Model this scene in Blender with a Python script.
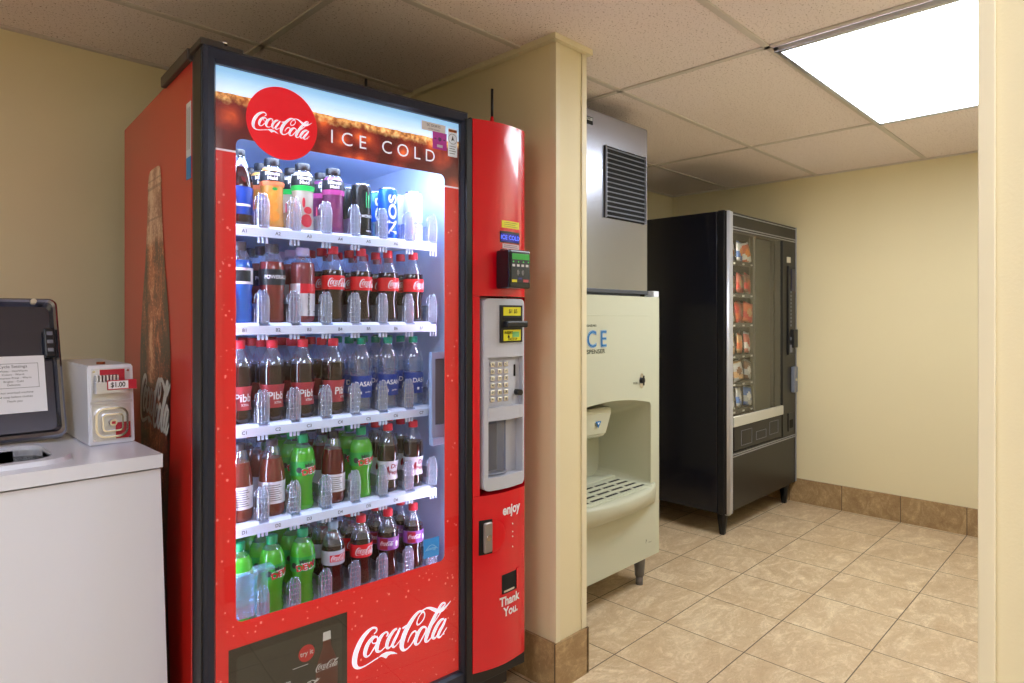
import bpy, bmesh, math, random
from mathutils import Vector, Matrix
R = math.radians
PI = math.pi
random.seed(7)
for o in list(bpy.data.objects): bpy.data.objects.remove(o)
scene = bpy.context.scene
COL = scene.collection

# ------------------------------------------------------------ camera
cam_d = bpy.data.cameras.new('camera'); cam = bpy.data.objects.new('camera', cam_d); COL.objects.link(cam)
cam.location = (0, 0, 1.232)
cam.rotation_euler = (PI/2, 0, -0.79)
cam_d.sensor_width = 36.0; cam_d.lens = 641.4/1024*36.0
cam_d.shift_y = -24.6/1024
cam_d.clip_start = 0.03
scene.camera = cam
# ------------------------------------------------------------ view, world
scene.view_settings.view_transform = 'Standard'; scene.view_settings.look = 'None'
scene.view_settings.gamma = 1.0; scene.view_settings.use_curve_mapping = False
scene.view_settings.exposure = 0.0
world = bpy.data.worlds.new('world'); scene.world = world; world.use_nodes = True
world.node_tree.nodes['Background'].inputs[0].default_value = (1.0, 0.93, 0.85, 1)
world.node_tree.nodes['Background'].inputs[1].default_value = 0.3
# ------------------------------------------------------------ lamp strengths (the lit panels themselves give the light)
CEIL = 2.16
ALCOVE_LAMP = 18.0
CORRIDOR_FILL = 13.5
MACHINE_LED = 40.0

# ------------------------------------------------------------ helpers
def lin(c):
    return tuple(((x/255/12.92) if x/255 <= .04045 else ((x/255+.055)/1.055)**2.4) for x in c)
def nt(name):
    m = bpy.data.materials.new(name); m.use_nodes = True
    t = m.node_tree; t.nodes.clear(); return m, t
class N:
    def __init__(s, t): s.t = t
    def n(s, kind, **kw):
        nd = s.t.nodes.new(kind)
        ins = kw.pop('ins', {})
        for k, v in kw.items(): setattr(nd, k, v)
        for k, v in ins.items():
            if isinstance(v, bpy.types.NodeSocket): s.t.links.new(v, nd.inputs[k])
            else: nd.inputs[k].default_value = v
        return nd
    def math(s, op, a, b=0.0, c=0.0):
        nd = s.n('ShaderNodeMath', operation=op)
        for i, v in enumerate((a, b, c)):
            if isinstance(v, bpy.types.NodeSocket): s.t.links.new(v, nd.inputs[i])
            else: nd.inputs[i].default_value = v
        return nd.outputs[0]
    def mix(s, f, a, b):
        nd = s.n('ShaderNodeMix', data_type='RGBA')
        for i, v in ((0, f), (6, a), (7, b)):
            if isinstance(v, bpy.types.NodeSocket): s.t.links.new(v, nd.inputs[i])
            else: nd.inputs[i].default_value = (v if i == 0 else (*v, 1) if len(v) == 3 else v)
        return nd.outputs[2]
    def ramp(s, f, stops, interp='LINEAR'):
        nd = s.n('ShaderNodeValToRGB'); cr = nd.color_ramp; cr.interpolation = interp
        while len(cr.elements) < len(stops): cr.elements.new(.5)
        for e, (p, c) in zip(cr.elements, stops): e.position = p; e.color = (*c, 1)
        s.t.links.new(f, nd.inputs[0]); return nd.outputs[0]
def mat(name, rgb, rough=.5, metal=0, coat=0, emit=None, es=0, bump=0, bscale=200, spec=.5, trans=0, alpha=1, ior=1.45, var=0, vscale=3):
    m, t = nt(name); n = N(t)
    c = lin(rgb)
    p = n.n('ShaderNodeBsdfPrincipled')
    p.inputs['Base Color'].default_value = (*c, 1)
    p.inputs['Roughness'].default_value = rough; p.inputs['Metallic'].default_value = metal
    p.inputs['Coat Weight'].default_value = coat; p.inputs['Coat Roughness'].default_value = .06
    p.inputs['Specular IOR Level'].default_value = spec; p.inputs['IOR'].default_value = ior
    p.inputs['Transmission Weight'].default_value = trans; p.inputs['Alpha'].default_value = alpha
    if emit: p.inputs['Emission Color'].default_value = (*lin(emit), 1); p.inputs['Emission Strength'].default_value = es
    if bump or var:
        tc = n.n('ShaderNodeTexCoord').outputs['Object']
    if bump:
        ns = n.n('ShaderNodeTexNoise', ins={'Vector': tc, 'Scale': bscale, 'Detail': 3.0})
        b = n.n('ShaderNodeBump', ins={'Height': ns.outputs[0], 'Strength': bump, 'Distance': .002})
        t.links.new(b.outputs[0], p.inputs['Normal'])
    if var:
        ns = n.n('ShaderNodeTexNoise', ins={'Vector': tc, 'Scale': vscale, 'Detail': 4.0})
        cc = n.mix(ns.outputs[0], tuple(x*(1-var) for x in c), tuple(min(1, x*(1+var)) for x in c))
        t.links.new(cc, p.inputs['Base Color'])
    o = n.n('ShaderNodeOutputMaterial'); t.links.new(p.outputs[0], o.inputs[0])
    return m
def clear(name, rgb, k=.08, diff=.0, rough=.03, dcol=(230, 240, 255), ior=1.45, gmul=1.0):
    """clear sheet plastic or glass: transparent plus a fresnel reflection, with a little body"""
    m, t = nt(name); n = N(t)
    tr = n.n('ShaderNodeBsdfTransparent', ins={0: (*lin(rgb), 1)})
    gl = n.n('ShaderNodeBsdfGlossy', ins={'Color': (1, 1, 1, 1), 'Roughness': rough})
    fr = n.n('ShaderNodeFresnel', ins={'IOR': ior}).outputs[0]
    front_ = n.math('SUBTRACT', 1.0, n.n('ShaderNodeNewGeometry').outputs['Backfacing'])   # reflect once, at the outer face
    f = n.math('MULTIPLY', n.math('ADD', n.math('MULTIPLY', fr, gmul), k), front_)
    a = tr.outputs[0]
    if diff:
        df = n.n('ShaderNodeBsdfDiffuse', ins={'Color': (*lin(dcol), 1)})
        mx = n.n('ShaderNodeMixShader', ins={0: diff, 1: a, 2: df.outputs[0]}); a = mx.outputs[0]
    mx = n.n('ShaderNodeMixShader', ins={0: f, 1: a, 2: gl.outputs[0]})
    o = n.n('ShaderNodeOutputMaterial'); t.links.new(mx.outputs[0], o.inputs[0])
    return m

class MB:
    def __init__(s): s.bm = bmesh.new(); s.mi = 0
    def _tag(s, f0):
        s.bm.faces.ensure_lookup_table()
        for f in s.bm.faces[f0:]: f.material_index = s.mi
    def m(s, i): s.mi = i; return s
    def box(s, x0, x1, y0, y1, z0, z1, bev=0, seg=2, M=None):
        g = bmesh.ops.create_cube(s.bm, size=1)
        vs = g['verts']
        for v in vs: v.co = Vector(((x0+x1)/2+v.co.x*(x1-x0), (y0+y1)/2+v.co.y*(y1-y0), (z0+z1)/2+v.co.z*(z1-z0)))
        fs = {f for v in vs for f in v.link_faces}
        for f in fs: f.material_index = s.mi
        if bev:
            es = list({e for v in vs for e in v.link_edges})
            r = bmesh.ops.bevel(s.bm, geom=es, offset=bev, segments=seg, affect='EDGES', profile=.5)
            fs = {f for f in r['faces']} | {f for v in r['verts'] for f in v.link_faces}
            for f in fs: f.material_index = s.mi
            vs = list({v for f in fs for v in f.verts})
        if M is not None:
            for v in vs: v.co = M @ v.co
        return s
    def face(s, pts):
        f = s.bm.faces.new([s.bm.verts.new(p) for p in pts]); f.material_index = s.mi; return f
    def poly(s, pts2, y, axis='y'):
        """flat polygon (concave allowed) in the xz plane at depth y, or the yz plane at x, or xy at z"""
        vs = [s.bm.verts.new(P3(p, y, axis)) for p in pts2]
        es = [s.bm.edges.new((vs[i], vs[(i+1) % len(vs)])) for i in range(len(vs))]
        r = bmesh.ops.triangle_fill(s.bm, use_beauty=True, use_dissolve=False, edges=es)
        for g in r['geom']:
            if isinstance(g, bmesh.types.BMFace): g.material_index = s.mi
        return s
    def prism(s, pts2, a, b, axis='z', cap=True):
        """extrude a closed 2d outline from a to b along axis"""
        A = [s.bm.verts.new(P3(p, a, axis)) for p in pts2]; B = [s.bm.verts.new(P3(p, b, axis)) for p in pts2]
        n = len(A)
        for i in range(n):
            f = s.bm.faces.new((A[i], A[(i+1) % n], B[(i+1) % n], B[i])); f.material_index = s.mi
        if cap:
            for L_ in (A, B):
                es = []
                for i in range(n):
                    e = s.bm.edges.get((L_[i], L_[(i+1) % n]))
                    es.append(e)
                r = bmesh.ops.triangle_fill(s.bm, use_beauty=True, use_dissolve=False, edges=es)
                for g in r['geom']:
                    if isinstance(g, bmesh.types.BMFace): g.material_index = s.mi
        return s
    def holed(s, outer, hole, a, b, axis='y'):
        """plate with a hole, thickness a..b"""
        for lvl in (a, b):
            O = [s.bm.verts.new(P3(p, lvl, axis)) for p in outer]; H = [s.bm.verts.new(P3(p, lvl, axis)) for p in hole]
            es = [s.bm.edges.new((L_[i], L_[(i+1) % len(L_)])) for L_ in (O, H) for i in range(len(L_))]
            r = bmesh.ops.triangle_fill(s.bm, use_beauty=True, use_dissolve=False, edges=es)
            for g in r['geom']:
                if isinstance(g, bmesh.types.BMFace): g.material_index = s.mi
            if lvl == a: O0, H0 = O, H
            if a == b: return s
        for P, Q in ((O0, O), (H0, H)):
            n = len(P)
            for i in range(n):
                f = s.bm.faces.new((P[i], P[(i+1) % n], Q[(i+1) % n], Q[i])); f.material_index = s.mi
        return s
    def loft(s, loops, close=True, cap0=False, cap1=False):
        V = [[s.bm.verts.new(p) for p in L_] for L_ in loops]
        n = len(V[0])
        for a, b in zip(V[:-1], V[1:]):
            for i in range(n if close else n-1):
                f = s.bm.faces.new((a[i], a[(i+1) % n], b[(i+1) % n], b[i])); f.material_index = s.mi
        for c, L_ in ((cap0, V[0]), (cap1, V[-1])):
            if c:
                f = s.bm.faces.new(L_); f.material_index = s.mi
        return s
    def lathe(s, prof, seg=20, c=(0, 0), mi=None, cap=True):
        rings = []
        for r, z in prof:
            if r < 1e-6: rings.append([s.bm.verts.new((c[0], c[1], z))])
            else: rings.append([s.bm.verts.new((c[0]+r*math.cos(2*PI*i/seg), c[1]+r*math.sin(2*PI*i/seg), z)) for i in range(seg)])
        for k, (a, b) in enumerate(zip(rings[:-1], rings[1:])):
            for i in range(seg):
                j = (i+1) % seg
                q = [a[i % len(a)], a[j % len(a)], b[j % len(b)], b[i % len(b)]]
                q2 = []
                for v in q:
                    if v not in q2: q2.append(v)
                if len(q2) > 2:
                    f = s.bm.faces.new(q2); f.material_index = (mi(prof[k][1], prof[k+1][1]) if mi else s.mi); f.smooth = True
        return s
    def cyl(s, p, q, r, seg=14, r2=None, cap=True):
        p, q = Vector(p), Vector(q); d = (q-p).normalized()
        u = d.orthogonal().normalized(); v = d.cross(u); r2 = r if r2 is None else r2
        A = [s.bm.verts.new(p+u*r*math.cos(2*PI*i/seg)+v*r*math.sin(2*PI*i/seg)) for i in range(seg)]
        B = [s.bm.verts.new(q+u*r2*math.cos(2*PI*i/seg)+v*r2*math.sin(2*PI*i/seg)) for i in range(seg)]
        for i in range(seg):
            f = s.bm.faces.new((A[i], A[(i+1) % seg], B[(i+1) % seg], B[i])); f.material_index = s.mi; f.smooth = True
        if cap:
            for L_ in (A[::-1], B): s.bm.faces.new(L_).material_index = s.mi
        return s
    def tube(s, pts, r, seg=8, closed=False):
        pts = [Vector(p) for p in pts]; n = len(pts); rings = []
        for i, p in enumerate(pts):
            d = (pts[(i+1) % n if closed else min(i+1, n-1)]-pts[(i-1) % n if closed else max(i-1, 0)]).normalized()
            u = d.cross(Vector((0, 0, 1)));
            if u.length < .1: u = d.cross(Vector((1, 0, 0)))
            u.normalize(); v = d.cross(u)
            rings.append([s.bm.verts.new(p+u*r*math.cos(2*PI*k/seg)+v*r*math.sin(2*PI*k/seg)) for k in range(seg)])
        for a in range(n if closed else n-1):
            A, B = rings[a], rings[(a+1) % n]
            for k in range(seg):
                f = s.bm.faces.new((A[k], A[(k+1) % seg], B[(k+1) % seg], B[k])); f.material_index = s.mi; f.smooth = True
        if not closed:
            s.bm.faces.new(rings[0][::-1]).material_index = s.mi; s.bm.faces.new(rings[-1]).material_index = s.mi
        return s
    def build(s, name, mats, parent=None, loc=None, rot=None, recalc=True):
        if recalc: bmesh.ops.recalc_face_normals(s.bm, faces=s.bm.faces)
        me = bpy.data.meshes.new(name); s.bm.to_mesh(me); s.bm.free()
        for m_ in (mats if isinstance(mats, (list, tuple)) else [mats]): me.materials.append(m_)
        o = bpy.data.objects.new(name, me); COL.objects.link(o)
        if parent is not None: o.parent = parent
        if loc: o.location = loc
        if rot: o.rotation_euler = rot
        return o
def P3(p, a, axis):
    return (p[0], a, p[1]) if axis == 'y' else (a, p[0], p[1]) if axis == 'x' else (p[0], p[1], a)
def rrect(x0, x1, z0, z1, r, n=6):
    pts = []
    for cx, cz, a0 in ((x1-r, z1-r, 0), (x0+r, z1-r, 90), (x0+r, z0+r, 180), (x1-r, z0+r, 270)):
        for i in range(n+1):
            a = R(a0+90*i/n); pts.append((cx+r*math.cos(a), cz+r*math.sin(a)))
    return pts
def circ(cx, cz, r, n=40, rz=None):
    return [(cx+r*math.cos(2*PI*i/n), cz+(rz or r)*math.sin(2*PI*i/n)) for i in range(n)]
def tag(o, label, cat, group=None, kind=None):
    o['label'] = label
    if cat: o['category'] = cat
    if group: o['group'] = group
    if kind: o['kind'] = kind
    return o
def struct(o): o['kind'] = 'structure'; return o
def empty(name, loc, rz=0):
    o = bpy.data.objects.new(name, None); COL.objects.link(o); o.location = loc; o.rotation_euler = (0, 0, rz)
    o.empty_display_size = .05; return o
_tc = {}
def text_tris(s, size=1.0, bold=0.0, align='CENTER', spacing=1.0):
    """text as (verts2d, faces) in the xz plane, flat"""
    key = (s, bold, align, spacing)
    if key not in _tc:
        cu = bpy.data.curves.new('t', 'FONT'); cu.body = s; cu.align_x = align; cu.align_y = 'CENTER'; cu.offset = bold; cu.size = 1; cu.space_character = spacing
        cu.resolution_u = 4
        ob = bpy.data.objects.new('t', cu); me = bpy.data.meshes.new_from_object(ob)
        _tc[key] = ([(v.co.x, v.co.y) for v in me.vertices], [tuple(p.vertices) for p in me.polygons])
        bpy.data.objects.remove(ob); bpy.data.meshes.remove(me)
    V, F = _tc[key]
    return [(x*size, y*size) for x, y in V], F
def put2d(mb, VF, fn):
    V, F = VF
    vs = [mb.bm.verts.new(fn(x, z)) for x, z in V]
    for f in F:
        try: mb.bm.faces.new([vs[i] for i in f]).material_index = mb.mi
        except ValueError: pass
    return mb
def text(mb, s, x, y, z, size, bold=0.0, rot=0, align='CENTER', sx=1, spacing=1.0, fn=None, mir=1):
    V, F = text_tris(s, size, bold, align, spacing)
    c, k = math.cos(rot), math.sin(rot)
    V = [(x+(a*sx*c-b*k)*mir, z+(a*sx*k+b*c)) for a, b in V]
    return put2d(mb, (V, F), fn or (lambda a, b: (a, y, b)))
LOGO_S = [[[-0.3162,0.0979,0.009],[-0.2929,0.1121,0.0136],[-0.2896,0.1328,0.0159],[-0.3051,0.1486,0.0158],[-0.335,0.1533,0.0202],[-0.3787,0.135,0.0334],[-0.4221,0.1004,0.0419],[-0.4596,0.0498,0.0482],[-0.4894,-0.0125,0.0502],[-0.5,-0.0716,0.048],[-0.4937,-0.1124,0.0394],[-0.4703,-0.1402,0.0242],[-0.4382,-0.1499,0.0155],[-0.395,-0.1479,0.0112],[-0.3514,-0.139,0.0101],[-0.3129,-0.1301,0.0102],[-0.274,-0.122,0.0114]],[[-0.2963,0.0687,0.0136],[-0.3239,0.0729,0.0225],[-0.3569,0.0494,0.0336],[-0.3842,0.0145,0.0401],[-0.4005,-0.0288,0.0378],[-0.4005,-0.0581,0.0289],[-0.3842,-0.0755,0.0156],[-0.3569,-0.0684,0.0112],[-0.3239,-0.0355,0.0136],[-0.2929,0.0033,0.0136],[-0.2796,0.0434,0.0137],[-0.2907,0.0698,0.0136]],[[-0.2851,0.065,0.0114],[-0.3129,0.0613,0.009],[-0.335,0.0421,0.009],[-0.3239,0.0187,0.009],[-0.2963,0.0143,0.0091],[-0.2762,0.0224,0.0091]],[[-0.1951,0.0353,0.0116],[-0.178,0.0498,0.0139],[-0.186,0.0704,0.0139],[-0.2121,0.0739,0.0184],[-0.246,0.0521,0.0321],[-0.2718,0.016,0.0388],[-0.2874,-0.0283,0.0387],[-0.2851,-0.0587,0.0296],[-0.2628,-0.0733,0.016],[-0.2347,-0.0681,0.0104],[-0.2065,-0.0508,0.0093]],[[-0.0857,0.0702,0.0166],[-0.1147,0.0644,0.0259],[-0.1494,0.0354,0.0327],[-0.178,-0.0054,0.0372],[-0.1894,-0.0466,0.0325],[-0.178,-0.0725,0.021],[-0.1551,-0.0683,0.0117],[-0.1205,-0.0346,0.0118],[-0.0857,0.0145,0.0142],[-0.0681,0.0544,0.0119]],[[-0.054,0.0672,0.0191],[-0.0798,0.0227,0.0261],[-0.1147,-0.0265,0.0307],[-0.1321,-0.061,0.0259],[-0.1205,-0.0831,0.0165],[-0.0915,-0.0727,0.0095],[-0.0505,-0.0428,0.0084]],[[-0.0305,0.0545,0.0168],[0.0123,0.0643,0.0193]],[[0.1913,0.1349,0.0175],[0.148,0.1512,0.0223],[0.0991,0.1247,0.0343],[0.0507,0.0779,0.0438],[0.0028,0.0162,0.0507],[-0.0269,-0.0456,0.0505],[-0.0387,-0.1028,0.0432],[-0.021,-0.1415,0.0265],[0.0147,-0.1465,0.0146],[0.0567,-0.1249,0.0122],[0.093,-0.0855,0.0123],[0.1137,-0.0405,0.0124],[0.1052,-0.0139,0.0148],[0.0748,-0.0175,0.0171],[0.0446,-0.0488,0.0122],[0.0242,-0.0883,0.0097]],[[0.1913,0.1412,0.0125],[0.2075,0.107,0.0125],[0.1913,0.0649,0.0125],[0.1542,0.0379,0.0124],[0.1272,0.0382,0.0148],[0.1235,0.0653,0.0123],[0.148,0.1096,0.0099],[0.1789,0.1314,0.01]],[[0.1727,0.1489,0.0099],[0.2225,0.158,0.0151],[0.2665,0.1469,0.0228],[0.311,0.1197,0.0332],[0.3559,0.0913,0.0336],[0.4013,0.0882,0.0287],[0.4405,0.1054,0.0184],[0.4801,0.1313,0.0106],[0.5,0.1471,0.0053]],[[0.21,-0.0091,0.0176],[0.1789,-0.0044,0.025],[0.1419,-0.0341,0.0373],[0.1174,-0.0728,0.0396],[0.1052,-0.1154,0.0346],[0.1174,-0.1402,0.0198],[0.148,-0.135,0.0125],[0.1851,-0.0952,0.0151],[0.2163,-0.053,0.0151],[0.2225,-0.0236,0.0151],[0.2038,-0.005,0.0151]],[[0.3753,0.0982,0.0104],[0.4078,0.1152,0.013],[0.4339,0.1321,0.0131],[0.4274,0.149,0.0157],[0.3948,0.1458,0.0234],[0.3495,0.0954,0.0335],[0.2983,0.0262,0.0409],[0.2539,-0.0442,0.0432],[0.2288,-0.0991,0.0405],[0.2163,-0.1369,0.0303],[0.2351,-0.1516,0.0178],[0.2665,-0.1379,0.0115],[0.2983,-0.1114,0.0103]],[[0.4313,0.1328,0.0105],[0.3883,0.0782,0.0104],[0.3366,0.0249,0.0103],[0.2919,-0.0141,0.0102]],[[0.4208,-0.0014,0.0183],[0.3883,-0.0019,0.0286],[0.3495,-0.0324,0.0362],[0.3174,-0.0752,0.0386],[0.2957,-0.1158,0.0359],[0.3046,-0.1452,0.0232],[0.3302,-0.1431,0.0129],[0.3688,-0.1025,0.013],[0.4143,-0.0476,0.0157],[0.4339,-0.0108,0.0131]],[[0.4431,-0.0029,0.0211],[0.4143,-0.0529,0.0288],[0.3753,-0.0993,0.0339],[0.3559,-0.1356,0.0286],[0.3688,-0.158,0.0182],[0.3948,-0.1484,0.0105],[0.4339,-0.1129,0.0092],[0.4563,-0.09,0.0066]],[[0.4169,-0.1396,0.0158],[0.4248,-0.1443,0.0158]]]
LOGO_F = [[-0.2796, -0.123], [-0.2404, -0.104], [-0.1951, -0.0997], [-0.1494, -0.1105], [-0.1147, -0.1275], [-0.0798, -0.1558], [-0.1147, -0.1446], [-0.1494, -0.1356], [-0.1746, -0.1369], [-0.1974, -0.1559], [-0.211, -0.1362], [-0.2404, -0.1239]]
def cr(pts, sub=5):
    out = []
    n = len(pts)
    for i in range(n-1):
        p0, p1, p2, p3 = pts[max(i-1, 0)], pts[i], pts[i+1], pts[min(i+2, n-1)]
        for k in range(sub):
            t = k/sub
            out.append(tuple(.5*((2*b)+(-a+c)*t+(2*a-5*b+4*c-d)*t*t+(-a+3*b-3*c+d)*t**3) for a, b, c, d in zip(p0, p1, p2, p3)))
    out.append(tuple(pts[-1])); return out
def script_logo(sub=4, fat=0):
    V, F = [], []
    for st in LOGO_S:
        q = cr(st, sub); n = len(q); b0 = len(V)
        for i, (x, z, w) in enumerate(q):
            a = q[max(i-1, 0)]; b = q[min(i+1, n-1)]
            dx, dz = b[0]-a[0], b[1]-a[1]; l = math.hypot(dx, dz) or 1
            nx, nz = -dz/l*(w+fat)/2, dx/l*(w+fat)/2
            V += [(x+nx, z+nz), (x-nx, z-nz)]
        for i in range(n-1): F.append((b0+2*i, b0+2*i+1, b0+2*i+3, b0+2*i+2))
    # the swash flag, as a fan of quads between its upper and lower edge
    up = [LOGO_F[i] for i in (0, 1, 2, 3, 4, 5)]; lo = [LOGO_F[i] for i in (0, 11, 9, 8, 7, 5)]
    b0 = len(V); V += up+lo
    for i in range(5): F.append((b0+i, b0+i+1, b0+6+i+1, b0+6+i))
    return V, F
LOGO = script_logo(4); LOGO_LO = script_logo(2)
def logo(mb, x, y, z, w, rot=0, fn=None, lo=False, hs=1.0, fat=0):
    V, F = script_logo(4, fat) if fat else LOGO_LO if lo else LOGO
    c, k = math.cos(rot), math.sin(rot)
    V = [(x+w*(a*c-b*hs*k), z+w*(a*k+b*hs*c)) for a, b in V]
    return put2d(mb, (V, F), fn or (lambda a, b: (a, y, b)))
# ------------------------------------------------------------ surface materials
def tile_mat(name, axis, bw, bh, ox, oy, c1, c2, mortar, ms=.0022):
    m, t = nt(name); n = N(t)
    pos = n.n('ShaderNodeNewGeometry').outputs['Position']
    sp = n.n('ShaderNodeSeparateXYZ', ins={0: pos})
    a = sp.outputs['XYZ'.index(axis[0])]; b = sp.outputs['XYZ'.index(axis[1])]
    v = n.n('ShaderNodeCombineXYZ', ins={0: n.math('SUBTRACT', a, ox), 1: n.math('SUBTRACT', b, oy)}).outputs[0]
    br = n.n('ShaderNodeTexBrick', ins={'Vector': v, 'Color1': (.35, .35, .35, 1), 'Color2': (.65, .65, .65, 1), 'Mortar': (0, 0, 0, 1), 'Scale': 1.0, 'Mortar Size': ms, 'Mortar Smooth': .15, 'Brick Width': bw, 'Row Height': bh})
    br.offset = 0.0; br.squash = 1.0
    # each tile shifts the veining so that neighbours do not match
    sh = n.n('ShaderNodeVectorMath', operation='SCALE', ins={0: br.outputs[0], 'Scale': 7.0}).outputs[0]
    vv = n.n('ShaderNodeVectorMath', operation='ADD', ins={0: pos, 1: sh}).outputs[0]
    st = n.n('ShaderNodeMapping', ins={'Vector': vv, 'Scale': (1.0, 1.9, 1.5), 'Rotation': (0, 0, .5)}).outputs[0]
    n1 = n.n('ShaderNodeTexNoise', ins={'Vector': st, 'Scale': 5.0, 'Detail': 8.0, 'Roughness': .68, 'Distortion': 1.3}).outputs[0]
    n2 = n.n('ShaderNodeTexNoise', ins={'Vector': st, 'Scale': 16.0, 'Detail': 6.0, 'Roughness': .7, 'Distortion': 2.2}).outputs[0]
    n3 = n.n('ShaderNodeTexNoise', ins={'Vector': pos, 'Scale': 160.0, 'Detail': 2.0}).outputs[0]
    k = n.math('ADD', n.math('MULTIPLY', n1, .62), n.math('ADD', n.math('MULTIPLY', n2, .3), n.math('MULTIPLY', n3, .08)))
    cc = n.ramp(k, [(.33, lin(c2)), (.50, lin([(x+y)/2 for x, y in zip(c1, c2)])), (.60, lin(c1)), (.72, lin([min(255, x*1.06) for x in c1]))])
    vein = n.math('ABSOLUTE', n.math('SUBTRACT', n2, .5))
    vk = n.math('MULTIPLY', n.math('LESS_THAN', vein, .011), .34)
    cc = n.mix(vk, cc, lin([x*.78 for x in c2]))
    fac = br.outputs['Fac']
    cc = n.mix(fac, cc, lin(mortar))
    p = n.n('ShaderNodeBsdfPrincipled', ins={'Base Color': cc, 'Roughness': .42, 'Specular IOR Level': .35})
    h = n.math('SUBTRACT', n.math('MULTIPLY', n2, .25), fac)
    bp = n.n('ShaderNodeBump', ins={'Height': h, 'Strength': .35, 'Distance': .0015})
    t.links.new(bp.outputs[0], p.inputs['Normal'])
    o = n.n('ShaderNodeOutputMaterial'); t.links.new(p.outputs[0], o.inputs[0])
    return m
FLX, FLY, TX, TY = 1.926, 1.382, .3465, .3293
FC = ((226, 205, 172), (188, 158, 122), (96, 80, 64))
M = {}
M['floor'] = tile_mat('floor_tile', 'XY', TX, TY, FLX-10*TX, FLY-12*TY, *FC)
BC = ((190, 162, 120), (140, 110, 76), (92, 76, 58))
M['base_y'] = tile_mat('base_tile_y', 'YZ', TY, .6, FLY-12*TY, -.3, *BC)
M['base_x'] = tile_mat('base_tile_x', 'XZ', TX, .6, 1.80-12*TX, -.3, *BC)
def ceiling_mat():
    m, t = nt('ceiling_tile'); n = N(t)
    pos = n.n('ShaderNodeNewGeometry').outputs['Position']
    a = n.n('ShaderNodeTexNoise', ins={'Vector': pos, 'Scale': 150.0, 'Detail': 2.0, 'Roughness': .5}).outputs[0]
    b = n.n('ShaderNodeTexNoise', ins={'Vector': pos, 'Scale': 330.0, 'Detail': 2.0}).outputs[0]
    sp = n.ramp(n.math('ADD', n.math('MULTIPLY', a, .62), n.math('MULTIPLY', b, .42)), [(.395, (0, 0, 0)), (.425, (1, 1, 1))])
    c = n.mix(sp, lin((140, 108, 92)), lin((240, 227, 224)))
    w = n.n('ShaderNodeTexNoise', ins={'Vector': pos, 'Scale': 2.0, 'Detail': 3.0}).outputs[0]
    c = n.mix(n.math('MULTIPLY', w, .25), c, lin((224, 210, 202)))
    p = n.n('ShaderNodeBsdfPrincipled', ins={'Base Color': c, 'Roughness': .95, 'Specular IOR Level': .1})
    bp = n.n('ShaderNodeBump', ins={'Height': sp, 'Strength': .4, 'Distance': .002}); t.links.new(bp.outputs[0], p.inputs['Normal'])
    o = n.n('ShaderNodeOutputMaterial'); t.links.new(p.outputs[0], o.inputs[0]); return m
M['ceil'] = ceiling_mat()
M['tbar'] = mat('ceiling_grid_paint', (206, 196, 188), .6)
M['wall'] = mat('cream_wall_paint', (228, 215, 178), .55, bump=.12, bscale=260, spec=.3, var=.02)
M['trim'] = mat('cream_trim_paint', (228, 217, 186), .45, spec=.35)
M['black'] = mat('black_plastic', (22, 22, 26), .35)
M['blackgloss'] = mat('black_gloss', (14, 14, 20), .12, coat=.3)
M['frame'] = mat('dark_door_frame', (42, 46, 62), .28, metal=.35)
M['red'] = mat('red_cabinet', (196, 28, 22), .32, coat=.35)
M['redcol'] = mat('red_plastic', (216, 4, 30), .26, coat=.6)
M['white'] = mat('white_enamel', (218, 221, 234), .28, coat=.3)
M['plate'] = mat('handle_plate', (150, 142, 138), .4, metal=.5)
M['steel'] = mat('brushed_steel', (200, 204, 216), .3, metal=1, bump=.04, bscale=90)
M['chrome'] = mat('chrome', (225, 225, 232), .12, metal=1)
M['dark'] = mat('dark_void', (12, 12, 13), .8)
M['grey'] = mat('light_grey_plastic', (188, 190, 202), .35)
M['greydk'] = mat('mid_grey_plastic', (120, 124, 138), .4)
M['glow'] = None

# ------------------------------------------------------------ room
XW, YB = 4.385, 2.60          # far wall on the right, back wall
XL, YF = -1.95, -1.75         # unseen side and rear of the corridor the camera stands in
mb = MB(); mb.box(XL-.1, XW+.1, YF-.1, YB+.1, -.06, 0); struct(mb.build('floor', M['floor']))
mb = MB(); mb.box(XL-.1, XW+.1, YF-.1, YB+.1, CEIL, CEIL+.04); struct(mb.build('ceiling', M['ceil']))
mb = MB(); mb.box(XL-.1, XW+.1, YB, YB+.1, 0, CEIL); struct(mb.build('wall_back', M['wall']))
mb = MB(); mb.box(XW, XW+.1, -.12, YB, 0, CEIL); struct(mb.build('wall_right', M['wall']))
mb = MB(); mb.box(XL-.1, XL, YF, YB, 0, CEIL); struct(mb.build('wall_left', M['wall']))
mb = MB(); mb.box(XL-.1, .9, YF-.1, YF, 0, CEIL); struct(mb.build('wall_rear', M['wall']))
mb = MB(); mb.box(.9, XW, 0.0, .1355, 0, CEIL); mb.box(.9, 1.0, YF, 0.0, 0, CEIL)
struct(mb.build('wall_front', M['wall']))
mb = MB(); mb.box(.893, .9,   .1215, .1375, 0, CEIL, .001); mb.box(.9, .92, .1355, .1375, 0, CEIL, .001); struct(mb.build('trim_1', M['trim']))
PX0, PX1, PY = 1.603, 1.758, 1.386
mb = MB(); mb.box(PX0, PX1, PY, YB, 0, CEIL); struct(mb.build('wall_partition', M['wall']))
mb = MB()
mb.box(PX0-.004, PX0+.018, PY-.005, PY+.022, .158, CEIL-.022, .001)
mb.box(PX1-.022, PX1+.004, PY-.005, PY+.020, .158, CEIL-.022, .001)
struct(mb.build('trim_2', M['trim']))
mb = MB(); mb.box(PX0-.022, PX1+.022, PY-.018, PY+.004, CEIL-.020, CEIL, .001); mb.box(PX0-.022, PX0, PY, YB, CEIL-.020, CEIL, .001); mb.box(PX1, PX1+.022, PY, YB, CEIL-.020, CEIL, .001)
struct(mb.build('trim_3', M['trim']))
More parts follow.
